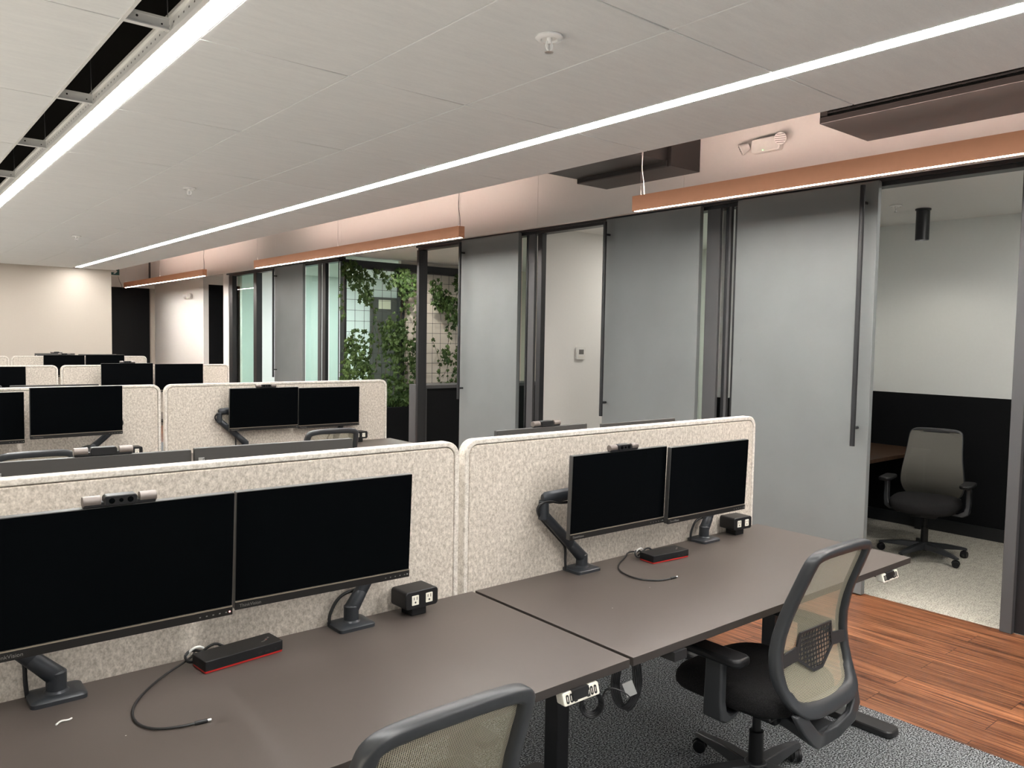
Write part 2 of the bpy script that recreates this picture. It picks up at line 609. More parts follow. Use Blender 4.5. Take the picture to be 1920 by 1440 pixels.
def children_of(o):
    return [c for c in bpy.data.objects if c.parent == o]


def copy_tree(o, loc=None, rz=None, label=None, group=None, parent=None):
    c = o.copy()
    col.objects.link(c)
    if parent is not None:
        c.parent = parent
    if loc is not None:
        c.location = loc
    if rz is not None:
        c.rotation_euler = (0, 0, rz)
    if label:
        c['label'] = label
    if group:
        c['group'] = group
    for ch in children_of(o):
        copy_tree(ch, parent=c)
    return c


def text_mesh(name, body, size, mat, parent, loc, rot, extrude=0.0003, align='LEFT'):
    cu = bpy.data.curves.new(name, 'FONT')
    cu.body = body
    cu.size = size
    cu.extrude = extrude
    cu.align_x = align
    t = bpy.data.objects.new(name + '_curve', cu)
    col.objects.link(t)
    bpy.context.view_layer.update()
    dg = bpy.context.evaluated_depsgraph_get()
    me = bpy.data.meshes.new_from_object(t.evaluated_get(dg))
    bpy.data.objects.remove(t, do_unlink=True)
    me.materials.clear()
    me.materials.append(mat)
    o = bpy.data.objects.new(name, me)
    col.objects.link(o)
    o.parent = parent
    o.location = loc
    o.rotation_euler = rot
    return o


# ------------------------------------------------------------------ key measures (metres)
ZC = 2.71                      # underside of the tiled ceiling
XS = 3.37                      # its right-hand edge
XF = 5.16                      # front of the office fronts
XFA = 5.055                    # front of the white fascia above them
YW = 14.7                      # cream end wall
ROWS = [2.31, 5.99, 9.80, 13.45]   # front faces of the felt screens
ZD = 0.73                      # desk tops
Y0 = -4.2                      # behind the camera

# ------------------------------------------------------------------ floor, walls, ceiling
struct(MB().box(-0.55, 3.54, Y0, 19.2, -0.06, 0.0).build('floor', M['carpet']))
struct(MB().box(-3.7, -0.55, Y0, 19.2, -0.06, 0.0).build('floor', M['bounce_floor']))  # unseen pale strip, added to bounce sunlight up to the ceiling
struct(MB().box(3.54, 5.165, Y0, 19.2, -0.06, 0.0).build('floor', M['floor_wood']))
struct(MB().box(5.165, 9.2, 1.0, 19.2, -0.06, 0.0).build('floor', M['carpet_office']))

b = MB()                       # ceiling tiles with open joints
xs = [-3.6, -2.85, -2.26, -1.67, -1.08, -0.49, 0.105, 0.70]
ys = [Y0] + [1.765 + 1.165 * k for k in range(-5, 12)] + [YW]
ys = sorted(y for y in set(ys) if Y0 <= y <= YW)
spans = list(zip(xs, xs[1:])) + [(0.955, 1.545), (1.545, 2.125), (2.125, 2.74), (2.82, XS)]
for x0, x1 in spans:
    for y0, y1 in zip(ys, ys[1:]):
        b.box(x0 + 0.002, x1 - 0.002, y0 + 0.003, y1 - 0.003, ZC, ZC + 0.02)
struct(b.build('ceiling', M['ceiling'], bevel=0.002, seg=1))
b = MB()                       # bright backing seen in the joints
for x0, x1 in ((-3.6, 0.70), (0.955, 2.74), (2.82, XS)):
    b.box(x0, x1, Y0, YW, ZC + 0.012, ZC + 0.024)
struct(b.build('ceiling', M['tee_white']))
b = MB().box(-3.6, XS + 0.02, Y0, YW, 3.35, 3.40)
b.box(-3.6, -3.55, Y0, YW, ZC + 0.02, 3.35).box(XS - 0.02, XS - 0.005, Y0, YW, ZC + 0.02, 3.35).box(-3.55, XS, Y0, Y0 + 0.05, ZC + 0.02, 3.35)
struct(b.build('ceiling', M['plenum']))
struct(MB().box(XS - 0.6, 9.2, Y0, 19.2, 3.36, 3.40).build('ceiling', M['plenum']))
struct(MB().box(-3.6, XS, YW, 19.2, 3.41, 3.45).build('ceiling', M['plenum']))
struct(MB().box(-3.6, 3.32, YW, YW + 0.15, 0, 3.4).build('wall_far', M['cream_wall']))
# bright edge trim of the slot where ceiling panels are left out
struct(MB().box(0.697, 0.709, Y0, YW, ZC - 0.003, ZC + 0.03).build('trim_1', M['tee_white']))

# window wall on the left and behind the camera: sill, head and mullions
b = MB().box(-3.7, -3.6, Y0, YW, 0, 0.08).box(-3.7, -3.6, Y0, YW, 2.66, 3.4)
for k in range(13):
    b.box(-3.68, -3.62, Y0 + k * 1.55, Y0 + k * 1.55 + 0.06, 0.08, 2.66)
struct(b.build('wall_left', M['white_paint']))
b = MB().box(-3.7, 5.2, Y0 - 0.1, Y0, 0, 0.45).box(-3.7, 5.2, Y0 - 0.1, Y0, 2.62, 3.4)
for k in range(6):
    b.box(-3.6 + k * 1.7, -3.54 + k * 1.7, Y0 - 0.08, Y0 - 0.02, 0.08, 2.66)
struct(b.build('wall_back', M['white_paint']))

# white fascia above the office fronts, in panels with fine joints
b = MB()
fj = [Y0, -1.2, 1.4, 4.10, 5.88, 7.18, 9.98, 12.2, 14.38, 16.6, 19.2]
for y0, y1 in zip(fj, fj[1:]):
    b.box(XFA, XFA + 0.05, y0 * 0.98 + 0.002, y1 * 0.98 - 0.002, 2.744, 3.36)
struct(b.build('trim_2', M['fascia']))
struct(MB().box(XFA + 0.02, XF + 0.06, Y0, 19.2, 2.765, 3.36).build('wall_right', M['black_frame']))

# black head track and posts of the office fronts
b = MB()
for y0, y1 in ((Y0, 8.02), (10.03, 14.3)):
    b.box(XF - 0.005, XF + 0.10, y0, y1, 2.70, 2.764)
    b.box(XF - 0.035, XF - 0.005, y0, y1, 2.725, 2.764)
struct(b.build('trim_3', M['black_frame'], bevel=0.003))


def post(name, ya, yb, mat, x0=XF - 0.01, depth=0.10, z1=2.70):
    """upright of the fronts; ya..yb is what it covers seen along the fronts, side included"""
    ya2 = ya * (x0 + depth) / x0
    if ya2 > yb - 0.03:
        ya2 = max(ya, min(yb - 0.012, (ya + yb) / 2))
        depth = max(0.012, x0 * (ya2 / ya - 1))
    return struct(MB().box(x0, x0 + depth, ya2, yb, 0, z1).build(name, mat, bevel=0.003))


post('trim_4', 1.585, 1.665, M['steel_frame'], XF - 0.03, 0.05)
post('trim_5', 0.2, 1.606, M['black_frame'], XF + 0.01, 0.04)
post('trim_6', 2.485, 2.53, M['black_frame'], XF - 0.020, 0.04)
post('trim_7', 3.60, 3.645, M['steel_frame'], XF - 0.02)
post('trim_8', 3.645, 3.70, M['black_frame'], XF + 0.02)
post('trim_25', 3.50, 3.60, M['black_frame'], XF - 0.002, 0.02)
post('trim_9', 3.70, 3.845, M['steel_frame'], XF - 0.02, 0.03)
post('trim_10', 3.915, 3.97, M['black_frame'], XF - 0.005)
post('trim_11', 5.72, 5.85, M['black_frame'], XF - 0.02)
post('trim_12', 5.86, 5.985, M['steel_frame'], XF - 0.015, 0.03)
post('trim_13', 5.99, 6.035, M['black_frame'], XF - 0.005)
post('trim_14', 6.105, 6.17, M['black_frame'], XF - 0.005)
post('trim_15', 7.79, 8.02, M['black_frame'], XF - 0.02, 0.12)
post('trim_16', 10.03, 10.06, M['black_frame'], XF)
post('trim_17', 10.33, 10.53, M['black_frame'], XF - 0.01)
post('trim_18', 10.53, 10.66, M['steel_frame'], XF - 0.015, 0.02)
post('trim_19', 11.10, 11.20, M['black_frame'], XF - 0.01)
post('trim_20', 12.72, 13.10, M['black_frame'], XF - 0.01)
post('trim_21', 13.86, 14.24, M['black_frame'], XF - 0.01, 0.08)
struct(MB().box(XF - 0.02, XF + 0.12, 14.24, 14.50, 0, 2.765).build('trim_22', M['white_paint']))

# fixed glass panes of the office fronts
for i, (y0, y1, mt) in enumerate(((3.845, 3.915, 'glass'), (6.035, 6.105, 'glass'), (10.06, 10.33, 'glass_green'), (10.66, 11.10, 'glass_green'), (13.10, 13.86, 'glass_green'))):
    struct(MB().box(XF + 0.004, XF + 0.010, y0, y1, 0.0, 2.70).build('window_%d' % (i + 1), M[mt]))

# sliding steel doors with long pull bars
DOORS = [(2.478, 3.54, 2.552), (3.88, 4.89, 4.845), (6.09, 7.06, 7.00), (11.06, 12.09, 12.00)]
for i, (y0, y1, hy) in enumerate(DOORS):
    d = struct(MB().box(XF - 0.065, XF - 0.022, y0, y1, 0.008, 2.73).build('door_%d' % (i + 1), M['door'], bevel=0.003))
    h = MB().cyl((XF - 0.125, hy, 1.0), (XF - 0.125, hy, 2.70), 0.016)
    h.cyl((XF - 0.125, hy, 1.12), (XF - 0.063, hy, 1.12), 0.010).cyl((XF - 0.125, hy, 2.59), (XF - 0.063, hy, 2.59), 0.010)
    h.build('door_handle', M['black_frame'], d)

# rooms behind the fronts
ZR = 2.79
b = MB().box(XF + 0.06, 9.2, 1.0, 19.2, ZR, ZR + 0.03)
struct(b.build('ceiling', M['white_paint']))
b = MB().box(7.5, 7.6, 1.0, 3.80, 1.23, ZR).box(XF + 0.12, 7.5, 3.72, 3.80, 1.23, ZR).box(XF + 0.12, 7.6, 1.0, 1.1, 1.23, ZR)
struct(b.build('wall_office', M['plaster_cool']))
b = MB().box(7.495, 7.6, 1.0, 3.80, 0, 1.23).box(XF + 0.12, 7.5, 3.715, 3.805, 0, 1.23).box(XF + 0.12, 7.6, 1.0, 1.105, 0, 1.23)
struct(b.build('wall_wainscot', M['black_wall']))
b = MB().box(7.485, 7.495, 1.1, 3.715, 0, 0.11).box(XF + 0.12, 7.485, 3.705, 3.715, 0, 0.11)
struct(b.build('baseboard_office', M['black_frame']))
struct(MB().box(XF + 0.14, 8.0, 5.95, 6.03, 0, ZR).build('wall_meeting', M['white_paint']))
struct(MB().box(7.9, 8.0, 3.8, 5.95, 0, ZR).build('wall_meeting_back', M['white_paint']))
struct(MB().box(9.1, 9.2, 6.0, 19.0, 0, ZR).build('wall_inner', M['plaster_cool']))
# glazed room behind the ivy
struct(MB().box(XF + 0.1, 9.1, 13.9, 14.0, 0, ZR).build('wall_glazed_room', M['plaster_cool']))
struct(MB().box(7.82, 8.62, 13.84, 13.9, 0, 2.45).build('trim_23', M['brown_panel']))
struct(MB().box(6.20, 9.1, 10.10, 10.18, 0, ZR).build('wall_nook', M['nook_wall']))
struct(MB().box(XF + 0.05, 6.14, 10.08, 10.088, 0, ZR).build('window_6', M['glass']))
b = MB().box(XF + 0.05, 8.2, 10.0, 10.10, 2.62, 2.735).box(6.13, 6.20, 9.99, 10.10, 0, 2.62).box(XF + 0.05, XF + 0.10, 10.0, 10.10, 0, 2.62)
struct(b.build('trim_24', M['black_frame']))
# far end: black recess, white pier, black doorway
struct(MB().box(XF + 0.1, 7.0, 15.64, 15.74, 0, 2.62).build('wall_recess', M['black_wall']))
struct(MB().box(XF + 0.1, 7.0, 15.64, 15.74, 2.62, ZR).build('wall_recess_head', M['white_paint']))
struct(MB().box(XF, XF + 0.1, 15.64, 18.9, 0, 2.765).build('wall_pier', M['white_paint']))
struct(MB().box(2.9, 5.09, 19.05, 19.15, 0, 2.66).build('wall_end', M['black_wall']))
struct(MB().box(2.9, 5.6, 19.05, 19.15, 2.66, 3.4).build('wall_end_head', M['white_paint']))
struct(MB().box(5.09, 9.1, 19.12, 19.2, 0, 2.66).build('wall_end_return', M['cream_wall']))
struct(MB().box(3.2, 3.3, YW + 0.15, 19.1, 0, 3.4).build('wall_passage', M['cream_wall']))

# ------------------------------------------------------------------ ceiling fittings
for x0, lab in ((0.875, 'long recessed linear ceiling light beside the open slot at upper left'),
                (2.74, 'long recessed linear ceiling light running diagonally near the ceiling edge')):
    t = thing('linear_ceiling_light', lab, 'light', (x0 + 0.04, 5.0, ZC))
    y0, y1 = Y0 - 5.0 + 0.02, (YW - 0.20) - 5.0
    f = MB().box(-0.040, -0.036, y0, y1, 0, 0.085).box(0.036, 0.040, y0, y1, 0, 0.085).box(-0.04, 0.04, y0, y1, 0.085, 0.09)
    f.box(-0.036, 0.036, y1 - 0.004, y1, 0, 0.085).box(-0.036, 0.036, y0, y0 + 0.004, 0, 0.085)
    f.build('channel', M['white_plastic'], t)
    MB().box(-0.036, 0.036, y0 + 0.004, y1 - 0.004, -0.0012, 0.010).build('diffuser', M['led'], t)
t = thing('ceiling_runner', 'white perforated grid runner along the open slot beside the light', 'ceiling grid', (0.868, 5.0, ZC))
b = MB().box(-0.004, 0.0, Y0 - 5, YW - 5 - 0.1, 0.012, 0.050).box(-0.014, 0.004, Y0 - 5, YW - 5 - 0.1, 0.050, 0.054)
b.box(-0.012, 0.005, Y0 - 5, YW - 5 - 0.1, -0.001, 0.003)
b.build('rail', M['holed_rail'], t)
t0 = None
TEES = [1.765 + 1.165 * k for k in range(0, 5)]
for k in range(1, 5):
    y = TEES[k]
    lab = ['white cross tee bridging the open ceiling slot, first from the top of the photo', 'white cross tee bridging the open ceiling slot, second from the top',
           'white cross tee bridging the open ceiling slot, third from the top', 'white cross tee bridging the open ceiling slot, at the left edge of the photo'][k - 1]
    if t0 is None:
        t0 = thing('ceiling_cross_tee', lab, 'ceiling grid', (0.78, y, ZC), group='cross tees of the open slot')
        MB().box(-0.070, 0.074, -0.012, 0.012, 0, 0.004).box(-0.070, 0.074, -0.002, 0.002, 0.004, 0.040).box(-0.070, 0.074, -0.004, 0.004, 0.036, 0.044).build('tee_bar', M['tee_white'], t0)
        MB().cyl((-0.03, -0.0035, 0.026), (-0.03, 0.0035, 0.026), 0.004).build('punched_hole', M['plenum'], t0)
        MB().cyl((0.05, -0.0035, 0.018), (0.05, 0.0035, 0.018), 0.003).build('punched_hole', M['plenum'], t0)
        MB().tube([(0.070, 0, 0.04), (0.072, 0.008, 0.10), (0.066, -0.006, 0.2), (0.070, 0, 0.62)], 0.0018, n=6).build('hanger_wire', M['metal'], t0)
    else:
        copy_tree(t0, (0.78, y, ZC), label=lab)

# fire sprinklers
spr = None
for (x, y, z, lab) in ((1.86, 2.077, ZC, 'white fire sprinkler in the ceiling tile at top right of centre'),
                       (1.855, 5.916, ZC, 'white fire sprinkler in the middle of the ceiling'),
                       (1.86, 9.759, ZC, 'white fire sprinkler far down the ceiling near the end wall'),
                       (6.438, 2.984, ZR, 'white fire sprinkler on the small office ceiling beside the black cylinder light')):
    if spr is None:
        spr = thing('fire_sprinkler', lab, 'sprinkler', (x, y, z), group='fire sprinklers')
        MB().lathe([(0.012, 0.0), (0.046, -0.001), (0.049, -0.007), (0.040, -0.013), (0.030, -0.013), (0.026, -0.008), (0.013, -0.006)]).build('escutcheon', M['gloss_white'], spr)
        b = MB().lathe([(0.009, 0.0), (0.009, -0.022), (0.006, -0.026)])
        b.tube([(-0.009, 0, -0.018), (-0.014, 0, -0.030), (-0.012, 0, -0.044), (-0.002, 0, -0.052)], 0.003, n=6)
        b.tube([(0.009, 0, -0.018), (0.014, 0, -0.030), (0.012, 0, -0.044), (0.002, 0, -0.052)], 0.003, n=6)
        b.build('frame_arm', M['gloss_white'], spr)
        MB().cyl((0, 0, -0.024), (0, 0, -0.050), 0.0025).build('bulb', M['metal'], spr)
        MB().lathe([(0.004, -0.052), (0.015, -0.054), (0.015, -0.056), (0.004, -0.057)]).build('deflector', M['metal'], spr)
    else:
        copy_tree(spr, (x, y, z), label=lab)

# copper pendants
for i, (y0, y1, lab) in enumerate(((-1.1, 3.83, 'copper linear pendant hanging nearest, at upper right'),
                                   (5.93, 10.79, 'copper linear pendant in the middle, its end over the dark doorway beside the ivy'),
                                   (12.90, 17.77, 'copper linear pendant farthest away, in front of the white pier'))):
    t = thing('copper_pendant_light', lab, 'pendant light', (4.28, (y0 + y1) / 2, 2.586), group='copper linear pendants')
    h = (y1 - y0) / 2
    b = MB().box(-0.032, -0.028, -h, h, 0, 0.104).box(0.028, 0.032, -h, h, 0, 0.104).box(-0.028, 0.028, -h, -h + 0.004, 0, 0.104).box(-0.028, 0.028, h - 0.004, h, 0, 0.104)
    b.box(-0.028, -0.016, -h + 0.004, h - 0.004, 0, 0.004).box(0.016, 0.028, -h + 0.004, h - 0.004, 0, 0.004)
    b.build('copper_housing', M['copper'], t)
    MB().box(-0.015, 0.015, -h + 0.006, h - 0.006, 0.0008, 0.010).build('diffuser', M['pend_down'], t)
    MB().box(-0.028, 0.028, -h + 0.004, h - 0.004, 0.090, 0.096).build('uplight', M['pend_up'], t)
    for yy in (-h + 0.05, 0.0, h - 0.05):
        b = MB().cyl((0, yy, 0.10), (0, yy, 0.135), 0.005, 0.003, n=8).cyl((0, yy, 0.13), (0, yy, 0.75), 0.0016, n=6)
        b.build('cable', M['metal'], t)
    yy = h - 0.05 if i == 0 else -h + 0.06
    b = MB().tube([(0.004, yy - 0.03, 0.10), (0.004, yy - 0.022, 0.2), (-0.002, yy - 0.004, 0.30), (0.006, yy - 0.008, 0.42), (0.003, yy, 0.75)], 0.0028, n=6)
    b.build('power_cord', M['white_plastic'] if i == 0 else M['cable'], t)

# air conditioning boxes on the fascia
t = thing('air_vent_unit', 'long black air vent unit with a slotted grille, upper right above the pendant', 'vent', (4.755, 0.7, 2.98))
MB().box(-0.295, 0.298, -1.8, 1.845, 0.0, 0.04).box(-0.275, 0.298, -1.8, 1.845, 0.04, 0.34).build('casing', M['hvac'], t, bevel=0.004)
b = MB()
for k in range(6):
    z = 0.055 + k * 0.021
    b.box(-0.288, -0.276, -1.75, 1.80, z, z + 0.009)
for k in range(130):
    y = -1.75 + k * 0.0273
    b.box(-0.284, -0.276, y, y + 0.006, 0.05, 0.172)
b.build('grille', M['grille'], t)
for y in (-0.9, 0.62, 1.80):
    MB().box(-0.291, -0.275, y, y + 0.045, 0.04, 0.18).build('grille_mullion', M['hvac'], t)
t = thing('air_duct_box', 'black duct box above the copper pendant end, right of centre', 'duct', (4.88, 4.36, 2.98))
MB().box(-0.175, 0.173, -0.495, 0.495, 0.0, 0.34).build('casing', M['hvac'], t, bevel=0.004)
MB().box(-0.95, -0.175, -0.46, 0.49, 0.035, 0.34).build('duct', M['hvac'], t, bevel=0.004)
MB().box(-0.195, -0.165, -0.47, 0.49, -0.004, 0.045).build('lip', M['grille'], t, bevel=0.006)

# emergency lights
em = None
for (loc, lab) in (((XFA, 3.27, 3.03), 'white twin-head emergency light on the fascia between the black vents'),
                   ((XF, 16.42, 2.36), 'white twin-head emergency light on the far white pier')):
    if em is None:
        em = thing('emergency_light', lab, 'emergency light', loc, group='emergency lights')
        MB().prism(rrect(-0.12, 0.11, 0.0, 0.10, 0.02), YZ, -0.055, -0.001).build('body', M['white_plastic'], em, bevel=0.006)
        for s, (yy, zz, dirv) in enumerate(((0.165, 0.055, (-0.5, 0.75, -0.45)), (-0.125, 0.075, (-0.75, -0.35, -0.25)))):
            d = Vector(dirv).normalized()
            c = Vector((-0.045, yy, zz))
            h = MB()
            h.cyl(c - d * 0.03, c + d * 0.028, 0.026, 0.044, n=20)
            h.cyl(c + d * 0.028, c + d * 0.036, 0.044, 0.041, n=20)
            ho = h.build('lamp_head', M['white_plastic'], em)
            l = MB()
            u = d.cross(Vector((0, 0, 1))).normalized()
            v = d.cross(u)
            for k in range(-2, 3):
                w = math.sqrt(max(0, 0.037 ** 2 - (k * 0.014) ** 2))
                p = c + d * 0.0365 + v * (k * 0.014)
                l.cyl(p - u * w, p + u * w, 0.0022, n=6)
            l.build('lens_louvre', M['print_grey'], ho)
        MB().cyl((-0.056, 0.01, 0.012), (-0.058, 0.01, 0.012), 0.004, n=10).build('status_light', M['green_led'], em)
    else:
        copy_tree(em, loc, label=lab)

# exit sign at the far end
t = thing('exit_sign', 'green and white arrow exit sign hanging beside the far cream wall', 'sign', (3.60, 16.0, 2.70))
MB().box(-0.16, 0.16, -0.02, 0.02, 0, 0.155).build('housing', M['white_plastic'], t, bevel=0.003)
MB().box(-0.148, 0.148, -0.023, -0.0202, 0.018, 0.145).build('sign_face', M['sign_green'], t)
b = MB().prism([(0.0, 0.066), (0.065, 0.066), (0.045, 0.04), (0.072, 0.04), (0.115, 0.082), (0.072, 0.124), (0.045, 0.124), (0.065, 0.098), (0.0, 0.098)], XZ, -0.026, -0.0232)
b.build('arrow', M['sign_white'], t)
MB().cyl((-0.05, 0, 0.155), (-0.05, 0, 0.66), 0.005, n=8).cyl((0.05, 0, 0.155), (0.05, 0, 0.66), 0.005, n=8).build('hanger', M['white_plastic'], t)
MB().tube([(0.13, 0, 0.0), (0.15, 0.01, -0.08), (0.19, 0.0, -0.16), (0.20, 0.0, -0.22)], 0.004, n=6).build('cord', M['cable'], t)

# office A fittings
t = thing('cylinder_ceiling_light', 'black cylinder surface light on the small office ceiling', 'light', (6.75, 2.905, ZR))
MB().lathe([(0.060, 0.0), (0.060, -0.012), (0.052, -0.014), (0.052, -0.255), (0.046, -0.255), (0.044, -0.20)]).build('cylinder_body', M['black_frame'], t)
MB().lathe([(0.002, -0.198), (0.044, -0.20), (0.044, -0.204), (0.002, -0.206)]).build('lamp_lens', M['lamp'], t)
t = thing('recessed_downlight', 'lit round downlight in the ceiling in front of the ivy', 'light', (6.12, 9.49, ZR))
MB().lathe([(0.05, 0.0), (0.064, -0.001), (0.064, -0.007), (0.05, -0.009)]).build('trim_ring', M['white_plastic'], t)
MB().lathe([(0.002, 0.0), (0.05, 0.0), (0.05, -0.007), (0.002, -0.008)]).build('lamp_lens', M['lamp'], t)
t = thing('thermostat', 'white thermostat with a small dark display inside the open doorway', 'thermostat', (5.845, 5.95, 1.53))
MB().prism(rrect(-0.068, 0.068, -0.068, 0.068, 0.018), XZ, -0.024, -0.0005).build('body', M['white_plastic'], t, bevel=0.004)
MB().box(-0.034, 0.034, -0.026, -0.0242, -0.012, 0.038).build('display', M['print_grey'], t)
b = MB()
for k in (-1, 0, 1):
    b.box(k * 0.028 - 0.009, k * 0.028 + 0.009, -0.026, -0.0242, -0.046, -0.036)
b.build('buttons', M['ivory'], t)


def lamp(name, kind, loc, energy, color, size=0.3, rot=(0, 0, 0), spot=None):
    ld = bpy.data.lights.new(name, kind)
    ld.energy = energy
    ld.color = color
    if kind == 'AREA':
        ld.shape = 'DISK'
        ld.size = size
    elif kind == 'SPOT':
        ld.spot_size = spot
        ld.spot_blend = 0.6
        ld.shadow_soft_size = 0.05
    lo = bpy.data.objects.new(name, ld)
    col.objects.link(lo)
    lo.location = loc
    lo.rotation_euler = rot
    return lo


lamp('office_fill', 'AREA', (6.0, 1.7, ZR - 0.012), 14, (1, 0.97, 0.92), size=0.3)  # added fill lamp without a fitting, brightens the office walls
lamp('office_downlight', 'SPOT', (6.75, 2.905, ZR - 0.262), 8, (1, 0.94, 0.84), spot=R_(150))
lamp('nook_downlight', 'SPOT', (6.12, 9.49, ZR - 0.012), 55, (1, 0.93, 0.82), spot=R_(160))
lamp('meeting_fill', 'AREA', (6.6, 5.0, ZR - 0.012), 14, (1, 0.95, 0.88), size=0.14)  # added fill for the meeting room, no fitting there
lamp('glazed_room_fill', 'AREA', (6.6, 12.2, ZR - 0.012), 60, (0.90, 0.97, 1.0), size=0.5)  # unseen lamp added to brighten the room behind the ivy
lamp('inner_fill', 'AREA', (6.9, 7.2, ZR - 0.012), 10, (1, 0.95, 0.88), size=0.14)  # added to lift the inner room, source not seen
lamp('passage_fill', 'AREA', (6.2, 17.2, ZR - 0.012), 20, (1, 0.96, 0.9), size=0.14)  # unseen fill added behind the far pier

# ------------------------------------------------------------------ workstations
DW = 1.83


def make_desk(name, label, loc, rz=0.0, keypad=True):
    """local origin: floor under the middle of the front edge; user side at -Y"""
    t = thing('standing_desk', label, 'desk', loc, rz, 'standing desks')
    tp = MB().box(-DW / 2, DW / 2, 0, 0.778, ZD - 0.026, ZD).build('tabletop', [M['desk'], M['desk_edge_shaded']], t, bevel=0.0012, seg=2)
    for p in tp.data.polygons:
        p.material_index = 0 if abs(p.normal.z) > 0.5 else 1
    for s in (-1, 1):
        x = s * (DW / 2 - 0.21)
        l = MB().box(x - 0.03, x + 0.03, 0.51, 0.58, 0.03, 0.62).box(x - 0.037, x + 0.037, 0.503, 0.587, 0.62, 0.675).build('leg', M['desk_leg'], t, bevel=0.004)
        MB().box(x - 0.03, x + 0.03, -0.03 + 0.02, 0.74, ZD - 0.056, ZD - 0.026).build('top_bracket', M['desk_leg'], l)
        MB().prism(rrect(x - 0.05, x + 0.05, -0.06, 0.70, 0.03), XY, 0.0, 0.03).build('foot', M['desk_leg'], l, bevel=0.006)
    MB().box(-DW / 2 + 0.24, DW / 2 - 0.24, 0.52, 0.57, 0.64, 0.675).build('cross_bar', M['desk_leg'], t)
    if keypad:
        k = MB().prism(rrect(0.642, 0.780, -0.017, 0.017, 0.006), lambda a, b_, d: Vector((a, -0.012 + 0.30 * (b_ + 0.019) + d, ZD - 0.046 + b_)), 0.0, 0.030)
        ko = k.build('control_keypad', M['ivory'], t, bevel=0.002)
        f = lambda a, b_, d: Vector((0.711 + (a - 0.597) * 0.84, -0.0128 + 0.30 * (b_ + 0.019) + d, ZD - 0.046 + b_))
        MB().prism([(0.583, -0.009), (0.612, -0.009), (0.612, 0.009), (0.583, 0.009)], f, -0.001, 0.0006).build('display', M['ink'], ko)
        for (a0, sym) in ((0.527, 'D'), (0.544, 'D'), (0.561, '^'), (0.620, 'v'), (0.638, 'D'), (0.655, 'C')):
            q = MB()
            if sym in '^v':
                q.prism(rrect(a0 - 0.001, a0 + 0.014, -0.012, 0.012, 0.003, n=3), f, -0.001, 0.0006)
                o = q.build('keypad_button', M['ink'], ko)
                zs = 1 if sym == '^' else -1
                w = MB().prism([(a0 + 0.001, -0.004 * zs), (a0 + 0.0065, 0.006 * zs), (a0 + 0.012, -0.004 * zs), (a0 + 0.0095, -0.004 * zs), (a0 + 0.0065, 0.002 * zs), (a0 + 0.0035, -0.004 * zs)], f, -0.0016, -0.0004)
                w.mi = 0
            else:
                ou = rrect(a0, a0 + 0.011, -0.011, 0.011, 0.004, n=3)
                inn = rrect(a0 + 0.003, a0 + 0.008, -0.007, 0.007, 0.002, n=3)
                q.ring_prism(ou, inn, f, -0.001, 0.0006)
                o = q.build('keypad_button', M['ink'], ko)
                continue
            w.build('button_arrow', M['ivory'], o)
    return t


NAMES = ['first', 'second', 'third', 'fourth']
XR, XL = 2.66, 0.815           # desk centres, right and left column
DLAB = ['dark brown standing desk nearest at bottom left, docking station and curling cable on it', 'dark brown standing desk at right of the nearest row, office chair pushed up to it',
        'dark desk in the second row at left, behind the nearest felt screen', 'dark brown desk in the second row at right, its corner seen past the chair back',
        'dark desk in the third row at left', 'dark desk in the third row at right, under the small pair of monitors',
        'dark desk in the farthest row at left', 'dark desk in the farthest row at right, near the black doorway']
OLAB = ['dark desk just behind the nearest felt screen at left, under grey monitor backs', 'dark desk just behind the nearest felt screen at right', 'dark desk just behind the second row screen at left', None,
        None, None, None, 'dark desk between the farthest felt screen and the cream wall']
for r, yp in enumerate(ROWS):
    for c, xc in enumerate((XL, XR)):
        dk = make_desk('d', DLAB[2 * r + c], (xc, yp - 0.788, 0), keypad=(r == 0))
        if r == 1:
            dk.scale.z = (ZD + 0.05) / ZD   # these two stand a little higher
        if OLAB[2 * r + c]:
            make_desk('d', OLAB[2 * r + c], (xc, yp + 0.045 + 0.79, 0), math.pi, keypad=False)


def make_screen(x0, x1, y, label):
    """felt privacy screen standing at the back edge of the desks"""
    cx = (x0 + x1) / 2
    t = thing('felt_screen', label, 'screen divider', (cx, y, ZD), 0, 'felt desk screens')
    w, zb, zt = (x1 - x0) / 2, -0.16, 0.563
    o = rrect(-w, w, zb, zt, 0.055, n=8, corners=(0, 0, 1, 1))
    e = 0.019
    inn = rrect(-w + e, w - e, zb + e, zt - e, 0.040, n=8, corners=(0, 0, 1, 1))
    MB().prism(rrect(-w + e + 0.0022, w - e - 0.0022, zb + e + 0.0022, zt - e - 0.0022, 0.038, n=8, corners=(0, 0, 1, 1)), XZ, 0.0015, 0.0435).build('felt_panel', M['felt'], t, bevel=0.004)
    MB().ring_prism(o, inn, XZ, 0.0, 0.045).build('edge_band', M['felt_edge'], t, bevel=0.004, seg=3)
    MB().prism([(-w + e, zb + e), (w - e, zb + e), (w - e, zt - e), (-w + e, zt - e)], XZ, 0.016, 0.03).build('core', M['felt'], t)
    return t


SLAB = ['grey-beige felt screen behind the two nearest monitors at left', 'grey-beige felt screen of the nearest row, right half, ending at the steel door',
        'felt screen of the second row at left, behind two angled monitors', 'felt screen of the second row at right, ending beside the ivy planter',
        'felt screen of the third row, cut by the left edge of the photo', 'felt screen of the third row at right, behind two dark monitors',
        'felt screen of the farthest row at the left edge of the photo', 'small felt screen of the farthest row, right end before the black doorway']
for r, yp in enumerate(ROWS):
    make_screen(-0.13, 1.672, yp, SLAB[2 * r])
    make_screen(1.698, 3.545, yp, SLAB[2 * r + 1])

# monitors -------------------------------------------------------------------
MW, MH = 0.54, 0.325


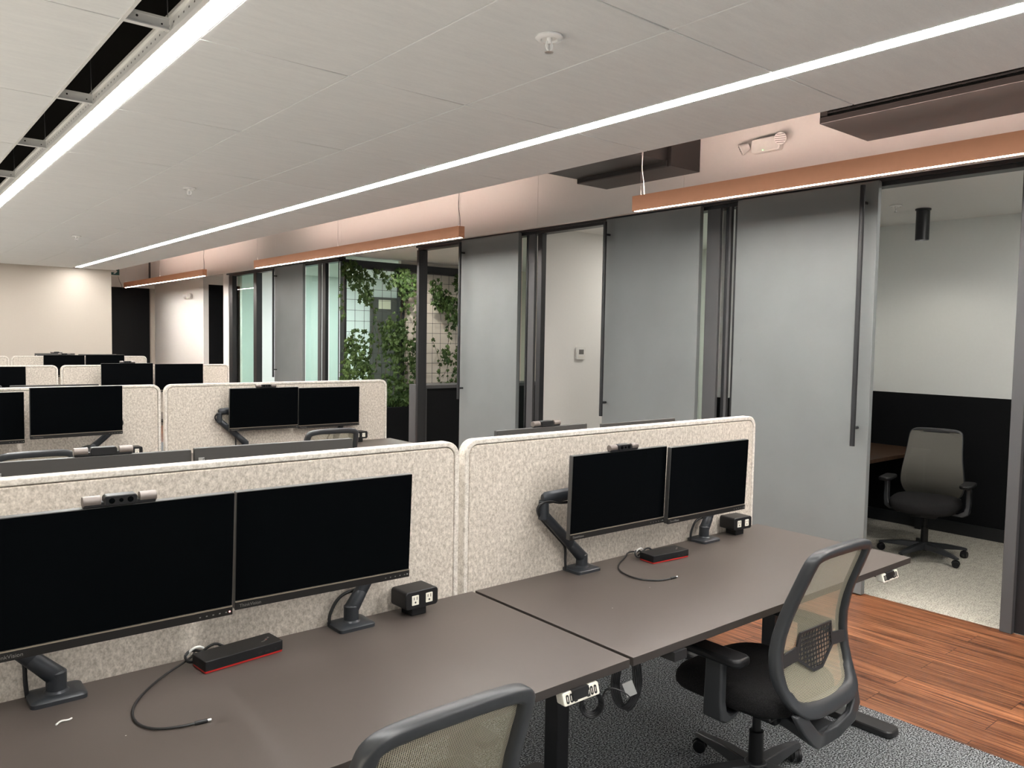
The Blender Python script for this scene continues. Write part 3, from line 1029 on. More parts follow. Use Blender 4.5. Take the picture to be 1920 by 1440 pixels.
def make_monitor():
    t = thing('monitor', 'x', 'monitor', (0, 0, -5), 0, 'desk monitors')
    b = MB().prism(rrect(-MW / 2, MW / 2, -MH / 2, MH / 2, 0.004, n=3), XZ, 0.0, 0.020)
    b.prism(rrect(-0.13, 0.13, -0.10, 0.09, 0.02), XZ, 0.018, 0.040)
    b.build('housing', M['housing'], t, bevel=0.0015)
    MB().box(-MW / 2 + 0.002, MW / 2 - 0.002, -0.002, 0.0005, -MH / 2 + 0.026, MH / 2 - 0.002).build('screen', M['screen'], t)
    c = MB().box(-MW / 2, MW / 2, -0.0035, 0.0005, -MH / 2, -MH / 2 + 0.0215).build('bottom_bezel', M['bezel'], t, bevel=0.001)
    MB().box(-MW / 2 + 0.001, MW / 2 - 0.001, -0.004, 0.0, -MH / 2 + 0.0215, -MH / 2 + 0.0245).build('bezel_line', M['bezel_line'], t)
    text_mesh('logo_text', 'ThinkVision', 0.0125, M['print_grey'], c, (-MW / 2 + 0.012, -0.0037, -MH / 2 + 0.0065), (R_(90), 0, 0))
    k = MB()
    for i in range(5):
        x = MW / 2 - 0.085 + i * 0.0165
        k.box(x, x + 0.004, -0.0041, -0.0034, -MH / 2 + 0.008, -MH / 2 + 0.011)
    k.build('menu_buttons', M['print_grey'], c)
    MB().cyl((MW / 2 - 0.008, -0.0034, -MH / 2 + 0.010), (MW / 2 - 0.008, -0.0042, -MH / 2 + 0.010), 0.0022, n=10).build('power_light', M['tag_grey'], c)
    g = MB().box(MW / 2 - 0.030, MW / 2 - 0.012, 0.0205, 0.0215, MH / 2 - 0.085, MH / 2 - 0.030).build('back_badge', M['tag_grey'], t)
    text_mesh('badge_text', 'Lenovo', 0.0155, M['ink'], g, (MW / 2 - 0.0255, 0.0217, MH / 2 - 0.0325), (R_(90), R_(90), R_(180)), 0.0002)
    return t


def make_arm(base, elbow, mount, label, sy=1):
    """monitor arm: base plate and post on the desk, two arms, a mounting plate; world coordinates"""
    B = Vector((base[0], base[1], ZD + (0.05 if 5 < base[1] < 6 else 0)))
    t = thing('monitor_stand', label, 'monitor arm', B, 0, 'monitor arms')
    E, Mo = Vector(elbow) - B, Vector(mount) - B
    # base plate with a slight crown
    r0, r1 = rrect(-0.064, 0.064, -0.052, 0.052, 0.014), rrect(-0.060, 0.060, -0.048, 0.048, 0.013)
    MB().loft([[XY(a, c, 0.0) for a, c in r0], [XY(a, c, 0.010) for a, c in r0], [XY(a * 0.98, c * 0.98, 0.014) for a, c in r1], [XY(a * 0.7, c * 0.7, 0.017) for a, c in r1]]).build('base_plate', M['arm'], t)
    MB().lathe([(0.034, 0.014), (0.028, 0.018), (0.024, 0.022), (0.024, 0.066), (0.020, 0.070)], n=24).build('post', M['arm'], t)
    P = Vector((0, 0, 0.055))

    def bar(p, q, w0, h0, w1, h1):
        d = (q - p).normalized()
        side = d.cross(Vector((0, 0, 1))).normalized() if abs(d.z) < 0.98 else Vector((0, 1, 0))
        up = side.cross(d)
        rings = []
        for c, w, h in ((p - d * 0.012, w0 * 0.7, h0 * 0.7), (p, w0, h0), (q, w1, h1), (q + d * 0.012, w1 * 0.7, h1 * 0.7)):
            rings.append([c + side * (w * math.cos(2 * math.pi * k / 12)) + up * (h * math.sin(2 * math.pi * k / 12)) * 1.05 for k in range(12)])
        return rings
    k = (E - P)
    b = MB().loft(bar(P, P + k * 0.30, 0.024, 0.024, 0.022, 0.021))
    b.loft(bar(P + k * 0.18, E, 0.019, 0.022, 0.018, 0.018))
    b.build('lower_arm', M['arm'], t)
    b = MB().cyl(E + Vector((0, 0, -0.02)), E + Vector((0, 0, 0.055)), 0.022, 0.020, n=18)
    b.build('elbow', M['arm'], t, bevel=0.003)
    E2 = E + Vector((0.006, 0, 0.062))
    Mm = Mo + Vector((0, 0.060 * sy, 0))
    b = MB().loft(bar(E2, E2 + (Mm - E2) * 0.45, 0.018, 0.024, 0.018, 0.024))
    b.loft(bar(E2 + (Mm - E2) * 0.4, Mm, 0.015, 0.019, 0.014, 0.016))
    b.build('upper_arm', M['arm'], t)
    b = MB().box(Mo.x - 0.05, Mo.x + 0.05, min(Mo.y + 0.001 * sy, Mo.y + 0.008 * sy), max(Mo.y + 0.001 * sy, Mo.y + 0.008 * sy), Mo.z - 0.05, Mo.z + 0.05)
    b.cyl(Mo + Vector((0, 0.006 * sy, 0)), Mm + Vector((0, 0.004 * sy, 0)), 0.02, n=14)
    b.build('mounting_plate', M['black_plastic'], t)
    s = -1 if E.x < 0 else 1
    b = MB()
    b.tube([(-0.060, 0.03, 0.004), (-0.064, 0.03, 0.04), (-0.045 + 0.02 * s, 0.03, 0.10), tuple(P + k * 0.45 + Vector((0, 0.02, -0.02))), tuple(P + k * 0.8 + Vector((0, 0.02, -0.02))),
            tuple(E + Vector((0.03 * s, 0.0, 0.0))), tuple(E + Vector((0.034 * s, 0.0, 0.035))), tuple(E + Vector((0.0, -0.02, 0.058))), tuple(E2 + (Mm - E2) * 0.3 + Vector((0, 0, -0.035))), tuple(E2 + (Mm - E2) * 0.6 + Vector((0, 0, -0.03)))], 0.0055, n=8, smooth=3)
    b.build('cable', M['cable'], t)
    return t


mon0 = make_monitor()
used = [False]


def monitor(x, y, z, yaw, tilt, label, face=0):
    """face 0 looks towards the camera, 1 looks away"""
    if not used[0]:
        o = mon0
        used[0] = True
        o['label'] = label
    else:
        o = copy_tree(mon0, label=label)
    o.location = (x, y, z)
    o.rotation_euler = Euler((R_(-tilt), 0, R_(yaw) + (math.pi if face else 0)), 'XYZ')
    return o


MON = [  # x, y, z, yaw, tilt, face, label, arm base, elbow, arm label
    (0.465, 2.005, 1.098, 0.0, -4.0, 0, 'large black monitor cut by the left edge, webcam bar on top and red power light', (0.37, 2.254), (0.20, 2.275, 0.96), 'monitor arm at bottom left, base beside the white paper scrap'),
    (1.036, 2.067, 1.083, -2.0, -3.0, 0, 'large black monitor on the nearest left desk, right of the pair, no webcam', (1.208, 2.254), (1.325, 2.272, 0.94), 'monitor arm with a slanted neck beside the nearest power box'),
    (2.331, 2.123, 1.067, -0.7, -1.7, 0, 'black monitor on the nearest right desk with a webcam bar, left of the pair', (2.252, 2.254), (2.045, 2.262, 0.985), 'black monitor arm with exposed elbow on the nearest right desk'),
    (2.868, 2.090, 1.063, -1.1, -1.9, 0, 'black monitor on the nearest right desk, right of the pair beside the steel door', (3.062, 2.254), (3.18, 2.27, 0.93), 'monitor arm between the red-trimmed dock and the small power box'),
    (0.526, 5.770, 1.117, 3.0, -0.7, 0, 'black monitor in the second row cut by the left edge', (0.40, 5.93), (0.30, 5.94, 1.00), 'monitor arm at the left edge of the second row, behind the cut-off monitor'),
    (1.085, 5.717, 1.146, 2.5, -0.9, 0, 'black monitor at left of the second row, tilted slightly with arm knob showing', (1.16, 5.93), (1.37, 5.93, 1.015), 'slanted monitor arm under the second row left monitor'),
    (2.402, 5.885, 1.096, -1.1, -2.1, 0, 'black webcam-topped monitor in the second row, left of the pair before the ivy', (2.27, 5.934), (2.075, 5.945, 1.02), 'monitor arm with bent elbow left of the second row pair'),
    (2.954, 5.897, 1.085, -0.1, -1.0, 0, 'black monitor in the second row, right of the pair, chair back in front', (3.03, 5.934), (3.10, 5.945, 0.95), 'monitor arm behind the second row right monitor'),
    (1.07, 9.60, 1.127, 0, 0, 0, 'black monitor in the third row, cut by the left edge', (1.16, 9.742), (1.25, 9.755, 0.98), 'monitor arm behind the third row monitor at the left edge'),
    (2.327, 9.60, 1.155, -0.2, 0, 0, 'small dark monitor in the third row with a webcam bar, left of the pair', (2.25, 9.742), (2.12, 9.755, 0.98), 'monitor arm behind the third row left monitor of the pair'),
    (2.890, 9.60, 1.145, -0.1, 0, 0, 'small dark monitor in the third row, right of the pair', (3.03, 9.742), (3.1, 9.755, 0.98), 'monitor arm behind the third row right monitor of the pair'),
    (2.351, 13.28, 1.150, 0, 0, 0, 'tiny dark monitor in the farthest row, left of the pair facing the camera', (2.25, 13.392), (2.12, 13.405, 0.98), 'monitor arm behind the farthest left monitor'),
    (2.905, 13.28, 1.155, 0, 0, 0, 'tiny dark monitor in the farthest row, right of the pair before the black doorway', (3.03, 13.392), (3.1, 13.405, 0.98), 'monitor arm behind the farthest right monitor'),
    (0.539, 2.60, 1.133, -2.6, 0, 1, 'grey monitor back seen over the nearest screen at left, webcam bar on top', (0.40, 2.42), (0.30, 2.42, 0.98), 'monitor arm behind the nearest felt screen at far left'),
    (1.085, 2.56, 1.138, -4.0, 0, 1, 'grey monitor back seen over the nearest screen, small lettered badge at its corner', (1.30, 2.42), (1.38, 2.42, 0.98), 'monitor arm behind the nearest felt screen, left of the screen gap'),
    (2.291, 2.56, 1.123, 1.8, 0, 1, 'slim top of a monitor back with webcam bar, over the nearest right screen', (2.16, 2.42), (2.08, 2.42, 0.98), 'monitor arm behind the nearest right screen, left one'),
    (2.965, 2.60, 1.110, 0.6, 0, 1, 'slim top of a monitor back over the nearest right screen, before the steel door', (3.06, 2.42), (3.16, 2.42, 0.98), 'monitor arm behind the nearest right screen, right one'),
    (1.046, 6.24, 1.131, 0, 0, 1, 'thin dark top of a monitor back over the second row left screen', (1.16, 6.10), (1.25, 6.10, 0.98), 'monitor arm behind the second row left screen'),
    (0.46, 6.24, 1.131, 0, 0, 1, 'thin dark top of a monitor back over the second row screen, at the left edge', (0.36, 6.10), (0.28, 6.10, 0.98), 'monitor arm behind the second row screen, at the left edge'),
    (2.315, 13.80, 1.163, 0, 0, 1, 'thin monitor back with webcam bar against the cream wall', (2.2, 13.56), (2.1, 13.56, 0.98), 'monitor arm behind the farthest screen, left one'),
    (2.905, 13.80, 1.150, 0, 0, 1, 'thin monitor back against the cream wall, right one', (3.0, 13.56), (3.1, 13.56, 0.98), 'monitor arm behind the farthest screen, right one'),
]
MOBJ = []
for (x, y, z, yaw, tilt, face, lab, ab, el, alab) in MON:
    MOBJ.append(monitor(x, y, z, yaw, tilt, lab, face))
    bk = 0.041 if not face else -0.041
    make_arm(ab, el, (x, y + bk, z), alab, -1 if face else 1)
# the nearest left monitor's standby light glows red
for ch in children_of(MOBJ[0]):
    for g in children_of(ch):
        if g.name.startswith('power_light'):
            g.data = g.data.copy()
            g.data.materials[0] = M['red_led']

# webcam bars -----------------------------------------------------------------
wc = None
for (mi, dx, lab) in ((0, 0.0, 'webcam bar clipped on the nearest monitor at left'),
                      (2, 0.01, 'webcam bar clipped on the nearest right desk monitor'),
                      (6, 0.01, 'webcam bar on the second row monitor before the ivy'),
                      (9, 0.0, 'webcam bar on the third row monitor'),
                      (11, 0.0, 'webcam bar on the farthest row monitor facing the camera'),
                      (13, -0.02, 'webcam bar seen from behind on the grey monitor back at left'),
                      (15, -0.02, 'webcam bar seen from behind over the nearest right screen'),
                      (19, -0.02, 'webcam bar on the farthest monitor back against the cream wall')):
    mo = MOBJ[mi]
    mat = Matrix.Translation(mo.location) @ mo.rotation_euler.to_matrix().to_4x4()
    loc = mat @ Vector((dx, 0.006, MH / 2))
    if wc is None:
        wc = thing('webcam', lab, 'webcam', loc, 0, 'webcam bars')
        b = MB().prism(rrect(-0.036, 0.036, 0.001, 0.026, 0.008), XZ, -0.012, 0.014)
        b.box(-0.078, 0.078, -0.009, 0.012, 0.0005, 0.012)
        b.build('body', M['black_plastic'], wc, bevel=0.002)
        for x in (-0.020, 0.0, 0.020):
            MB().cyl((x, -0.012, 0.014), (x, -0.0135, 0.014), 0.0065 if x else 0.0045, n=16).build('lens', M['screen'], wc)
        for s in (-1, 1):
            MB().cyl((s * 0.042, 0.0015, 0.014), (s * 0.080, 0.0015, 0.014), 0.0125, n=18).build('end_cylinder', M['webcam_cap'], wc, bevel=0.001)
        o = wc
    else:
        o = copy_tree(wc, loc, label=lab)
    o.location = loc
    o.rotation_euler = mo.rotation_euler

# power boxes -----------------------------------------------------------------
pb = None
for (loc, rz, lab) in (((1.437, 2.235, ZD), 2.0, 'black desk power box with two white outlets, nearest, before the left felt screen'),
                       ((3.300, 2.245, ZD), -4.0, 'black desk power box with two white outlets beside the steel door'),
                       ((3.225, 5.915, ZD + 0.05), 0.0, 'black desk power box with two outlets in the second row, right of the chair'),
                       ((1.45, 5.915, ZD + 0.05), 0.0, 'black desk power box of the second row left, peeking over a monitor back')):
    if pb is None:
        pb = thing('power_box', lab, 'power outlet', loc, R_(rz), 'desk power boxes')
        MB().prism(rrect(-0.066, 0.066, 0.030, 0.090, 0.012), XZ, -0.045, 0.045).build('body', M['black_plastic'], pb, bevel=0.003)
        MB().box(-0.030, 0.030, -0.028, 0.035, 0.0, 0.031).build('foot', M['black_plastic'], pb, bevel=0.003)
        for s in (-1, 1):
            x = s * 0.028
            p = MB().prism(rrect(x - 0.0135, x + 0.0135, 0.044, 0.076, 0.002, n=3), XZ, -0.0468, -0.0446).build('outlet', M['ivory'], pb)
            b = MB().box(x - 0.007, x - 0.0048, -0.0473, -0.0465, 0.062, 0.071).box(x + 0.0048, x + 0.007, -0.0473, -0.0465, 0.061, 0.072)
            b.cyl((x, -0.0473, 0.053), (x, -0.0465, 0.053), 0.0032, n=12)
            b.build('socket_holes', M['ink'], p)
    else:
        copy_tree(pb, loc, R_(rz), label=lab)

# docking stations --------------------------------------------------------------
for (loc, rz, pts, lab) in (
        ((0.826, 2.215, ZD), 6.0, [(0.73, 2.30), (0.712, 2.262), (0.607, 2.205), (0.526, 2.107), (0.494, 2.04), (0.489, 1.968), (0.515, 1.915), (0.569, 1.893), (0.602, 1.889)],
         'black docking station with a red base stripe on the nearest left desk'),
        ((2.665, 2.165, ZD), -4.5, [(2.60, 2.255), (2.57, 2.29), (2.529, 2.265), (2.411, 2.205), (2.345, 2.125), (2.330, 2.030), (2.372, 1.966), (2.42, 1.952), (2.45, 1.951)],
         'black docking station with a red base stripe on the nearest right desk')):
    t = thing('docking_station', lab, 'docking station', loc, R_(rz), 'docking stations')
    w = 0.118 if rz > 0 else 0.108
    MB().prism(rrect(-w, w, -0.042, 0.042, 0.004, n=3), XY, 0.006, 0.034).build('body', M['black_plastic'], t, bevel=0.0015)
    MB().prism(rrect(-w + 0.001, w - 0.001, -0.041, 0.041, 0.004, n=3), XY, 0.001, 0.006).build('red_stripe', M['red'], t)
    b = MB()
    for x, ww in ((0.045, 0.012), (0.068, 0.014), (0.094, 0.005)):
        b.box(x - ww / 2, x + ww / 2, -0.0428, -0.0418, 0.012, 0.018)
    b.build('front_ports', M['ink'], t)
    o = text_mesh('logo_text', 'ThinkPad', 0.011, M['print_grey'], t, (w - 0.050, -0.018, 0.0342), (0, 0, R_(38)), 0.0001)
    MB().cyl((w - 0.035, -0.006, 0.0341), (w - 0.035, -0.006, 0.0346), 0.0016, n=10).build('logo_dot', M['red'], t)
    cs, sn = math.cos(R_(-rz)), math.sin(R_(-rz))
    loc2 = lambda p, z: (cs * (p[0] - loc[0]) - sn * (p[1] - loc[1]), sn * (p[0] - loc[0]) + cs * (p[1] - loc[1]), z)
    zz = [0.020] + [0.016] + [0.0045] * (len(pts) - 2)
    lp = [loc2(p, z) for p, z in zip(pts, zz)]
    ca = MB().tube(lp, 0.0032, n=8).build('cable', M['cable'], t)
    a, c = Vector(lp[-2]), Vector(lp[-1])
    d = (c - a).normalized()
    MB().cyl(c - d * 0.004, c + d * 0.026, 0.0048, n=10).build('plug', M['black_plastic'], ca, bevel=0.001)
    MB().cyl(c + d * 0.026, c + d * 0.034, 0.0034, n=10).build('plug_tip', M['metal'], ca)
    x0 = -w * 0.55
    b = MB().tube([(x0, 0.042, 0.018), (x0 - 0.005, 0.062, 0.020), (x0 - 0.05, 0.058, 0.040), (x0 - 0.075, 0.045, 0.030), (x0 - 0.06, 0.040, 0.006), (x0 + 0.02, 0.070, 0.006)], 0.004, n=8)
    b.tube([(x0 + 0.05, 0.042, 0.018), (x0 + 0.05, 0.060, 0.022), (x0 + 0.02, 0.066, 0.040), (x0 - 0.03, 0.070, 0.008)], 0.004, n=8)
    b.build('power_cord', M['cable'], t)
    MB().tube([(x0 - 0.062, 0.058, 0.024), (x0 - 0.052, 0.048, 0.044), (x0 - 0.030, 0.052, 0.046), (x0 - 0.012, 0.060, 0.034)], 0.0035, n=8).build('cable_tie', M['white_plastic'], t)

# small white scrap
o = MB().tube([(0.340, 2.085, ZD + 0.002), (0.352, 2.096, ZD + 0.0045), (0.368, 2.091, ZD + 0.0035), (0.376, 2.10, ZD + 0.002)], 0.0022, n=6).build('paper_scrap', M['white_plastic'])
tag(o, 'tiny white curled scrap on the desk at bottom left', 'scrap')

# coiled power cables hanging below the desks at the gap
t = thing('coiled_power_cable', 'coiled black power cable hanging under the gap between the two desks', 'cable', (1.925, 1.70, 0.70), R_(-45))
b = MB()
for k in range(5):
    o_ = (k - 2) * 0.006
    b.tube([(o_, 0, 0.0), (-0.035 + o_, 0, -0.09), (-0.045 + o_, o_, -0.19), (-0.01 + o_, 0, -0.255 - 0.004 * k), (0.035 + o_, o_, -0.19), (0.028 + o_, 0, -0.09), (o_, 0, 0.0)], 0.0042, n=6, smooth=3)
b.build('cable', M['cable'], t)
MB().box(0.012, 0.030, -0.012, -0.006, -0.045, 0.0).build('cable_tie', M['white_plastic'], t)
t = thing('coiled_keypad_cable', 'small coil of black cable with a grey tag behind the desk keypad', 'cable', (1.655, 1.60, 0.605), R_(-35))
b = MB()
for k in range(4):
    r = 0.036 - 0.003 * k
    b.tube([(r * math.cos(a), 0.005 * k, -0.02 + 1.15 * r * math.sin(a)) for a in [i * math.pi / 5 for i in range(10)]], 0.004, n=6, smooth=2, closed=True)
b.tube([(0.03, 0, 0.0), (0.045, 0.0, 0.035), (0.10, 0.0, 0.015), (0.115, 0, 0.0)], 0.003, n=6)
b.tube([(0.0, 0.01, 0.01), (0.01, 0.02, 0.06), (0.0, 0.03, 0.105)], 0.003, n=6)
b.build('cable', M['cable'], t)
MB().box(0.098, 0.130, -0.002, 0.002, -0.040, 0.004, Matrix.Rotation(R_(-22), 4, 'Y')).build('tag', M['tag_grey'], t)

# ------------------------------------------------------------------ task chairs
PROF = [(0.425, -0.285), (0.45, -0.268), (0.49, -0.238), (0.53, -0.215), (0.58, -0.200), (0.64, -0.193), (0.70, -0.198), (0.76, -0.212), (0.82, -0.232), (0.88, -0.256), (0.94, -0.280), (1.0, -0.303)]


def yback(z):
    for (z0, y0), (z1, y1) in zip(PROF, PROF[1:]):
        if z <= z1:
            f = max(0, (z - z0) / (z1 - z0))
            return y0 + (y1 - y0) * f
    return PROF[-1][1]


def outline(inset):
    """closed outline of the backrest in (u, z), inset towards the middle"""
    W = [(0.995, 0.155), (0.975, 0.188), (0.94, 0.197), (0.88, 0.201), (0.82, 0.205), (0.76, 0.212), (0.70, 0.221), (0.64, 0.230), (0.58, 0.234), (0.53, 0.230), (0.48, 0.214), (0.45, 0.190), (0.430, 0.150)]
    pts = [(0.0, 1.0)]
    right = [(w, z) for z, w in W]
    pts = [(0.08, 1.0)] + right + [(0.08, 0.422)]
    pts = [(0.0, 1.0)] + pts + [(0.0, 0.420)] + [(-u, z) for u, z in reversed(pts)]
    for _ in range(2):
        q = []
        for k in range(len(pts)):
            a, c = pts[k], pts[(k + 1) % len(pts)]
            q += [(a[0] * 0.75 + c[0] * 0.25, a[1] * 0.75 + c[1] * 0.25), (a[0] * 0.25 + c[0] * 0.75, a[1] * 0.25 + c[1] * 0.75)]
        pts = q
    out = []
    n = len(pts)
    for i, (u, z) in enumerate(pts):
        a, c = pts[i - 1], pts[(i + 1) % n]
        tx, tz = c[0] - a[0], c[1] - a[1]
        L = math.hypot(tx, tz)
        nx, nz = -tz / L, tx / L
        if nx * (0 - u) + nz * (0.72 - z) < 0:
            nx, nz = -nx, -nz
        ii = inset * (1.25 if z < 0.5 else 1.0)
        out.append((u + nx * ii, z + nz * ii))
    return out


def make_chair(label, loc, rz, mesh_mat, frame=True, group='mesh task chairs', star=20, lift=0.0):
    t = thing('task_chair', label, 'chair', loc, rz, group)
    oo, ii = outline(0.0), outline(0.036)
    b = MB()
    rings = []
    for (o, i_) in zip(oo, ii):
        q = []
        yo, yi = yback(o[1]), yback(i_[1])
        mixp = lambda f, dy: Vector((o[0] * (1 - f) + i_[0] * f, (yo * (1 - f) + yi * f) + dy, o[1] * (1 - f) + i_[1] * f))
        q = [mixp(0.0, 0.012), mixp(0.0, -0.010), mixp(0.06, -0.017), mixp(0.20, -0.022), mixp(0.75, -0.024), mixp(0.93, -0.020), mixp(1.0, -0.013), mixp(1.0, 0.006), mixp(0.9, 0.012), mixp(0.1, 0.017)]
        rings.append(q)
    rings.append(rings[0])
    b.loft(rings, caps=False)
    bmesh.ops.remove_doubles(b.bm, verts=b.bm.verts[:], dist=1e-6)
    b.build('backrest_frame', M['chair_frame'], t, angle=65)
    # mesh panel
    mi = outline(0.031 if frame else 0.006)
    half = sorted([p for p in mi if p[0] >= -1e-6], key=lambda p: -p[1])
    zs = [(0.452 if frame else 0.428) + (0.520 if frame else 0.566) * k / 26 for k in range(27)]
    def wid(z):
        best = None
        hp = [p for p in half]
        for (u0, z0), (u1, z1) in zip(hp, hp[1:]):
            if (z0 - z) * (z1 - z) <= 0 and abs(z0 - z1) > 1e-6:
                best = u0 + (u1 - u0) * (z - z0) / (z1 - z0)
        return best if best else 0.1
    b = MB()
    b.loft([[Vector((wid(z) * s, yback(z) + (-0.003 if frame else 0.021) - 0.012 * (1 - s * s), z)) for s in [k / 8 - 1 for k in range(17)]] for z in zs], closed=False)
    b.build('backrest_mesh', mesh_mat, t)
    if frame:
        lp = [(-0.195, 0.632), (-0.115, 0.650), (-0.100, 0.690), (0.100, 0.690), (0.115, 0.650), (0.195, 0.632), (0.195, 0.594), (0.115, 0.594), (0.03, 0.545), (-0.03, 0.545), (-0.115, 0.594), (-0.195, 0.594)]
        core = [(-0.100, 0.655), (-0.096, 0.684), (0.096, 0.684), (0.100, 0.655), (0.108, 0.605), (0.03, 0.554), (-0.03, 0.554), (-0.108, 0.605)]
        ls = MB().ring_prism([(-0.115, 0.650), (-0.100, 0.692), (0.100, 0.692), (0.115, 0.650), (0.118, 0.600), (0.03, 0.545), (-0.03, 0.545), (-0.118, 0.600)],
                             core, lambda a, c, d: Vector((a, yback(c) - 0.016 + d, c)), -0.006, 0.0)
        ls.prism([(-0.205, 0.634), (-0.112, 0.646), (-0.112, 0.600), (-0.205, 0.594)], lambda a, c, d: Vector((a, yback(c) - 0.016 + d, c)), -0.006, 0.0)
        ls.prism([(0.205, 0.634), (0.112, 0.646), (0.112, 0.600), (0.205, 0.594)], lambda a, c, d: Vector((a, yback(c) - 0.016 + d, c)), -0.006, 0.0)
        lo = ls.build('lumbar_support', M['lumbar_solid'], t)
        MB().prism(core, lambda a, c, d: Vector((a, yback(c) - 0.019 + d, c)), -0.001, 0.001).build('perforated_pad', M['lumbar'], lo)
    # yoke below the back
    for s in (-1, 1):
        pass
    path = [(-0.180, -0.262, 0.455), (-0.165, -0.282, 0.41), (-0.125, -0.288, 0.365), (-0.06, -0.272, 0.325), (0.0, -0.258, 0.312), (0.06, -0.272, 0.325), (0.125, -0.288, 0.365), (0.165, -0.282, 0.41), (0.180, -0.262, 0.455)]
    rings = []
    for k, p in enumerate(path):
        p = Vector(p)
        a = Vector(path[max(0, k - 1)])
        c = Vector(path[min(len(path) - 1, k + 1)])
        d = (c - a).normalized()
        nrm = Vector((0, 1, 0))
        w = d.cross(nrm).normalized()
        rings.append([p + w * 0.026 + nrm * 0.012, p + w * 0.026 - nrm * 0.012, p - w * 0.026 - nrm * 0.012, p - w * 0.026 + nrm * 0.012])
    b = MB().loft(rings)
    b.loft([[Vector((x * 0.075, -0.262, 0.322 + zz)) for x, zz in ((-1, -0.02), (1, -0.02), (1, 0.025), (-1, 0.025))],
            [Vector((x * 0.055, -0.14, 0.338 + zz)) for x, zz in ((-1, -0.02), (1, -0.02), (1, 0.02), (-1, 0.02))],
            [Vector((x * 0.06, -0.05, 0.355 + zz)) for x, zz in ((-1, -0.025), (1, -0.025), (1, 0.02), (-1, 0.02))]])
    b.build('back_support', M['chair_frame'], t, bevel=0.006, seg=3)
    # seat
    pts = []
    for k in range(40):
        a = 2 * math.pi * k / 40
        c, s = math.cos(a), math.sin(a)
        pts.append((0.245 * math.copysign(abs(c) ** 0.55, c), 0.02 + 0.245 * math.copysign(abs(s) ** 0.6, s)))
    rings = []
    for z, f in ((0.398, 0.86), (0.402, 0.95), (0.42, 0.995), (0.44, 1.0), (0.458, 0.985), (0.472, 0.94), (0.480, 0.84), (0.482, 0.6), (0.480, 0.3), (0.478, 0.05)):
        rings.append([Vector((x * f, 0.02 + (y - 0.02) * f, z - 0.035 * max(0, (0.02 + (y - 0.02) * f) / 0.27) ** 3)) for x, y in pts])
    MB().loft(rings).build('seat', M['seat'], t, angle=80)
    MB().box(-0.19, 0.19, -0.17, 0.19, 0.383, 0.402).box(-0.09, 0.09, -0.13, 0.10, 0.325, 0.385).build('seat_mechanism', M['black_plastic'], t, bevel=0.008)
    # arms
    for s in (-1, 1):
        x = s * 0.285
        rings = []
        for (px, py, pz, wx, wy) in ((s * 0.17, 0.0, 0.372, 0.02, 0.04), (s * 0.245, -0.005, 0.368, 0.016, 0.042), (s * 0.283, -0.015, 0.39, 0.018, 0.040), (s * 0.292, -0.018, 0.44, 0.017, 0.036), (s * 0.292, -0.02, 0.59, 0.016, 0.034)):
            rings.append([Vector((px + a * wx, py + c * wy, pz + (-s * a * 0.012 if pz < 0.4 else 0))) for a, c in ((-1, -1), (1, -1), (1, 1), (-1, 1))])
        ar = MB().loft(rings).build('armrest', M['chair_frame'], t, bevel=0.007, seg=3)
        MB().prism(rrect(x - 0.045, x + 0.045, -0.13, 0.135, 0.03), XY, 0.588, 0.618).build('arm_pad', M['black_plastic'], ar, bevel=0.010, seg=3)
    MB().cyl((0, 0, 0.20), (0, 0, 0.33), 0.016, n=16).cyl((0, 0, 0.09), (0, 0, 0.235), 0.028, 0.026, n=18).build('gas_lift', M['black_plastic'], t)
    # five-star base
    b = MB().cyl((0, 0, 0.060), (0, 0, 0.120), 0.048, 0.040, n=20)
    ends = []
    for k in range(5):
        a = R_(star + 72 * k)
        d, sd = Vector((math.cos(a), math.sin(a), 0)), Vector((-math.sin(a), math.cos(a), 0))
        rings = []
        for r, w, z0, z1 in ((0.03, 0.034, 0.068, 0.116), (0.16, 0.030, 0.070, 0.108), (0.29, 0.024, 0.066, 0.086), (0.33, 0.020, 0.062, 0.078)):
            rings.append([d * r + sd * w + Vector((0, 0, z0)), d * r - sd * w + Vector((0, 0, z0)), d * r - sd * w * 0.7 + Vector((0, 0, z1)), d * r + sd * w * 0.7 + Vector((0, 0, z1))])
        b.loft(rings)
        ends.append((d * 0.315, a))
    b.build('star_base', M['chair_frame'], t, bevel=0.004)
    for (p, a) in ends:
        c = MB().cyl((p.x, p.y, 0.045), (p.x, p.y, 0.070), 0.006, n=10)
        c.prism([(0.030 * math.cos(q), 0.030 * math.sin(q)) for q in [math.pi * j / 8 for j in range(9)]],
                lambda u, z, d: Vector((p.x, p.y, 0.029)) + Vector((math.cos(a + 0.7), math.sin(a + 0.7), 0)) * u + Vector((0, 0, z + 0.002)) + Vector((-math.sin(a + 0.7), math.cos(a + 0.7), 0)) * d, -0.008, 0.008)
        co = c.build('caster', M['black_plastic'], t)
        nrm = Vector((-math.sin(a + 0.7), math.cos(a + 0.7), 0))
        q = Vector((p.x, p.y, 0.027))
        for s in (-1, 1):
            MB().cyl(q + nrm * s * 0.009, q + nrm * s * 0.023, 0.027, 0.025, n=20).build('wheel', M['black_plastic'], co, bevel=0.003)
    for c in children_of(t):
        if not c.name.startswith(('star_base', 'caster')):
            c.location.z += lift
    return t


